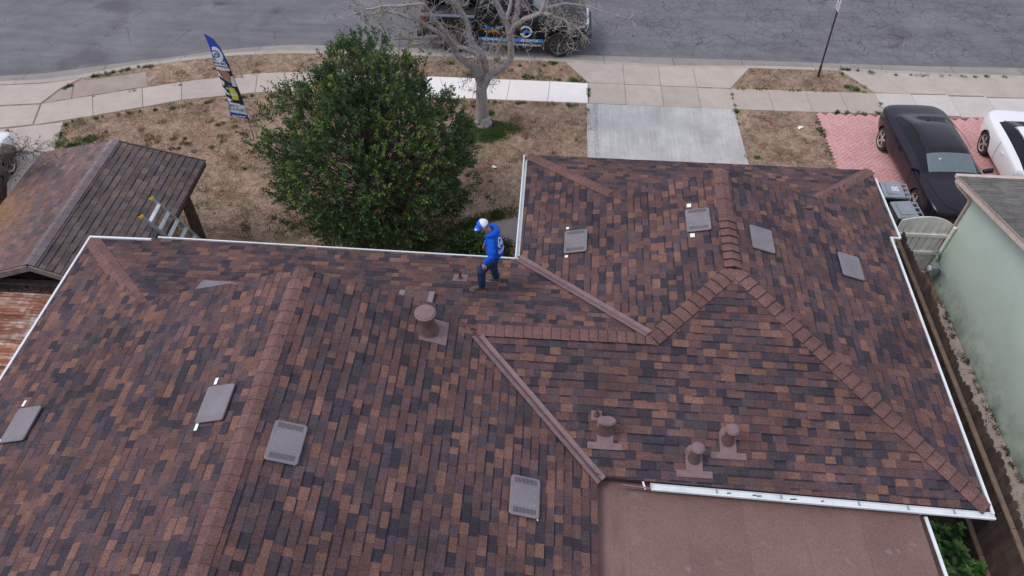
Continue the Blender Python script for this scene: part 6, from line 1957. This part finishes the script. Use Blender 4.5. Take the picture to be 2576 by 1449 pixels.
for sy in (-1, 1):
    k = MB(); k.lathe([(.004, -.004), (.011, 0), (.004, .004)], origin=hm((-.086, sy * .030, .004)), axis=HD.to_3x3() @ Vector((-1, sy * .35, 0)), seg=10); k.build('eye', M['black'], fo)
    k = MB(); k.lathe([(.010, -.006), (.028, .004), (.022, .010), (.010, .006)], origin=hm((.006, sy * .072, -.010)), axis=HD.to_3x3() @ Vector((.25, sy, 0)), seg=14); k.build('ear', M['skin'], fo)
k = MB(); k.tube([hm((-.088, -.022, -.058)), hm((-.095, 0, -.056)), hm((-.088, .022, -.058))], .0045, 6, (.6, .35, .35)); k.build('mouth', M['skin'], fo)
k = MB()
for i in range(3, 8):
    for j in range(n2):
        ph = 2 * math.pi * (j + .5) / n2
        if math.cos(ph) < .15: continue
        q = [g[i][j], g[i + 1][j], g[i + 1][(j + 1) % n2], g[i][(j + 1) % n2]]
        k.face([hm(p * 1.04) for p in q])
k.build('hair', M['hair'], fo, smooth=True)
# trucker cap
k = MB(); N1, N2 = 9, 24
def cappt(i, j):
    th = (math.pi / 2) * i / N1; ph = 2 * math.pi * j / N2
    return Vector((math.sin(th) * math.cos(ph) * .108, math.sin(th) * math.sin(ph) * .090, .024 + math.cos(th) * .112))
for i in range(N1):
    for j in range(N2):
        ph = 2 * math.pi * (j + .5) / N2
        mi = 0 if math.cos(ph) < -.12 else 1
        k.face([hm(cappt(i, j)), hm(cappt(i + 1, j)), hm(cappt(i + 1, j + 1)), hm(cappt(i, j + 1))], (1, 1, 1), mi)
cp = k.build('cap', [M['cap_blue'], M['cap_white']], man, smooth=True)
k = MB(); k.lathe([(.010, 0), (.006, .006)], origin=hm((0, 0, .135)), axis=HD.to_3x3() @ Vector((0, 0, 1)), seg=10); k.build('button', M['cap_blue'], cp)
k = MB()
for j in range(4):
    ph = R(-75 + 50 * j); k.tube([hm(Vector((math.sin(t) * math.cos(ph) * .1095, math.sin(t) * math.sin(ph) * .0915, .024 + math.cos(t) * .1135))) for t in [0.05 + i * .19 for i in range(9)]], .0016, 4, (.8, .8, .82))
k.build('seam', M['cap_white'], cp)
k = MB(); rows = []
for i in range(9):
    a = R(180 - 62 + 124 * i / 8); inn = Vector((math.cos(a) * .104, math.sin(a) * .086, .026)); q = math.cos((i - 4) / 4 * 1.25)
    out = Vector((-.098 - .085 * q, math.sin(a) * .088, .022 - .012 * (1 - q)))
    rows.append((inn, out))
for a, b in zip(rows, rows[1:]):
    k.face([hm(a[0]), hm(a[1]), hm(b[1]), hm(b[0])]); k.face([hm(b[0] - Vector((0, 0, .005))), hm(b[1] - Vector((0, 0, .005))), hm(a[1] - Vector((0, 0, .005))), hm(a[0] - Vector((0, 0, .005)))])
    k.face([hm(a[1]), hm(a[1] - Vector((0, 0, .005))), hm(b[1] - Vector((0, 0, .005))), hm(b[1])])
k.build('visor', M['cap_blue'], cp)
k = MB(); k.lathe([(.019, 0), (.019, .003)], origin=hm((-.15, -.035, .026)), axis=HD.to_3x3() @ Vector((0, 0, 1)), seg=16); k.build('visor_sticker', M['cap_white'], cp)
# printed emblem and lettering on the back, wrapped onto the cloth
bpy.context.view_layer.update()
bvh = BVHTree.FromPolygons([v.co.copy() for v in hood.data.vertices], [tuple(p.vertices) for p in hood.data.polygons])
BN = Vector((.86, -.50, .10)).normalized(); BS = Vector((0, 0, 1)).cross(BN).normalized(); BU = BN.cross(BS).normalized()
def wrap(pt2, c):
    o_ = Vector(c) - HO + BS * pt2[0] + BU * pt2[1] + BN * .4
    hit = bvh.ray_cast(o_, -BN)
    return hit[0] + BN * .004 if hit[0] is not None else None
def decal(name, quads, c, mat):
    k = MB()
    for q in quads:
        p = [wrap(x, c) for x in q]
        if all(x is not None for x in p): k.face(p)
    if k.f: k.build(name, mat, hood)
CB = (-.37, -4.50, 4.34)
qs = []
for i in range(30):
    a, b = R(-60 + 300 * i / 30), R(-60 + 300 * (i + 1) / 30)
    qs.append([(math.cos(a) * .062, math.sin(a) * .078), (math.cos(b) * .062, math.sin(b) * .078), (math.cos(b) * .080, math.sin(b) * .098), (math.cos(a) * .080, math.sin(a) * .098)])
decal('back_ring', qs, CB, M['cap_white'])
decal('back_emblem', [[(-.045 + i * .02, -.03 + (i % 2) * .01), (-.03 + i * .02, -.035), (-.03 + i * .02, .04 - abs(i - 2) * .014), (-.045 + i * .02, .035 - abs(i - 2) * .014)] for i in range(5)], CB, M['print_white'])
tq = []
for row, (z, n_) in enumerate(((-.145, 7), (-.18, 8), (-.205, 9))):
    for i in range(n_):
        x = -.085 + i * .17 / n_; w_ = .17 / n_ * .62
        tq.append([(x, z), (x + w_, z), (x + w_, z + .024), (x, z + .024)])
decal('back_lettering', tq, CB, M['cap_white'])
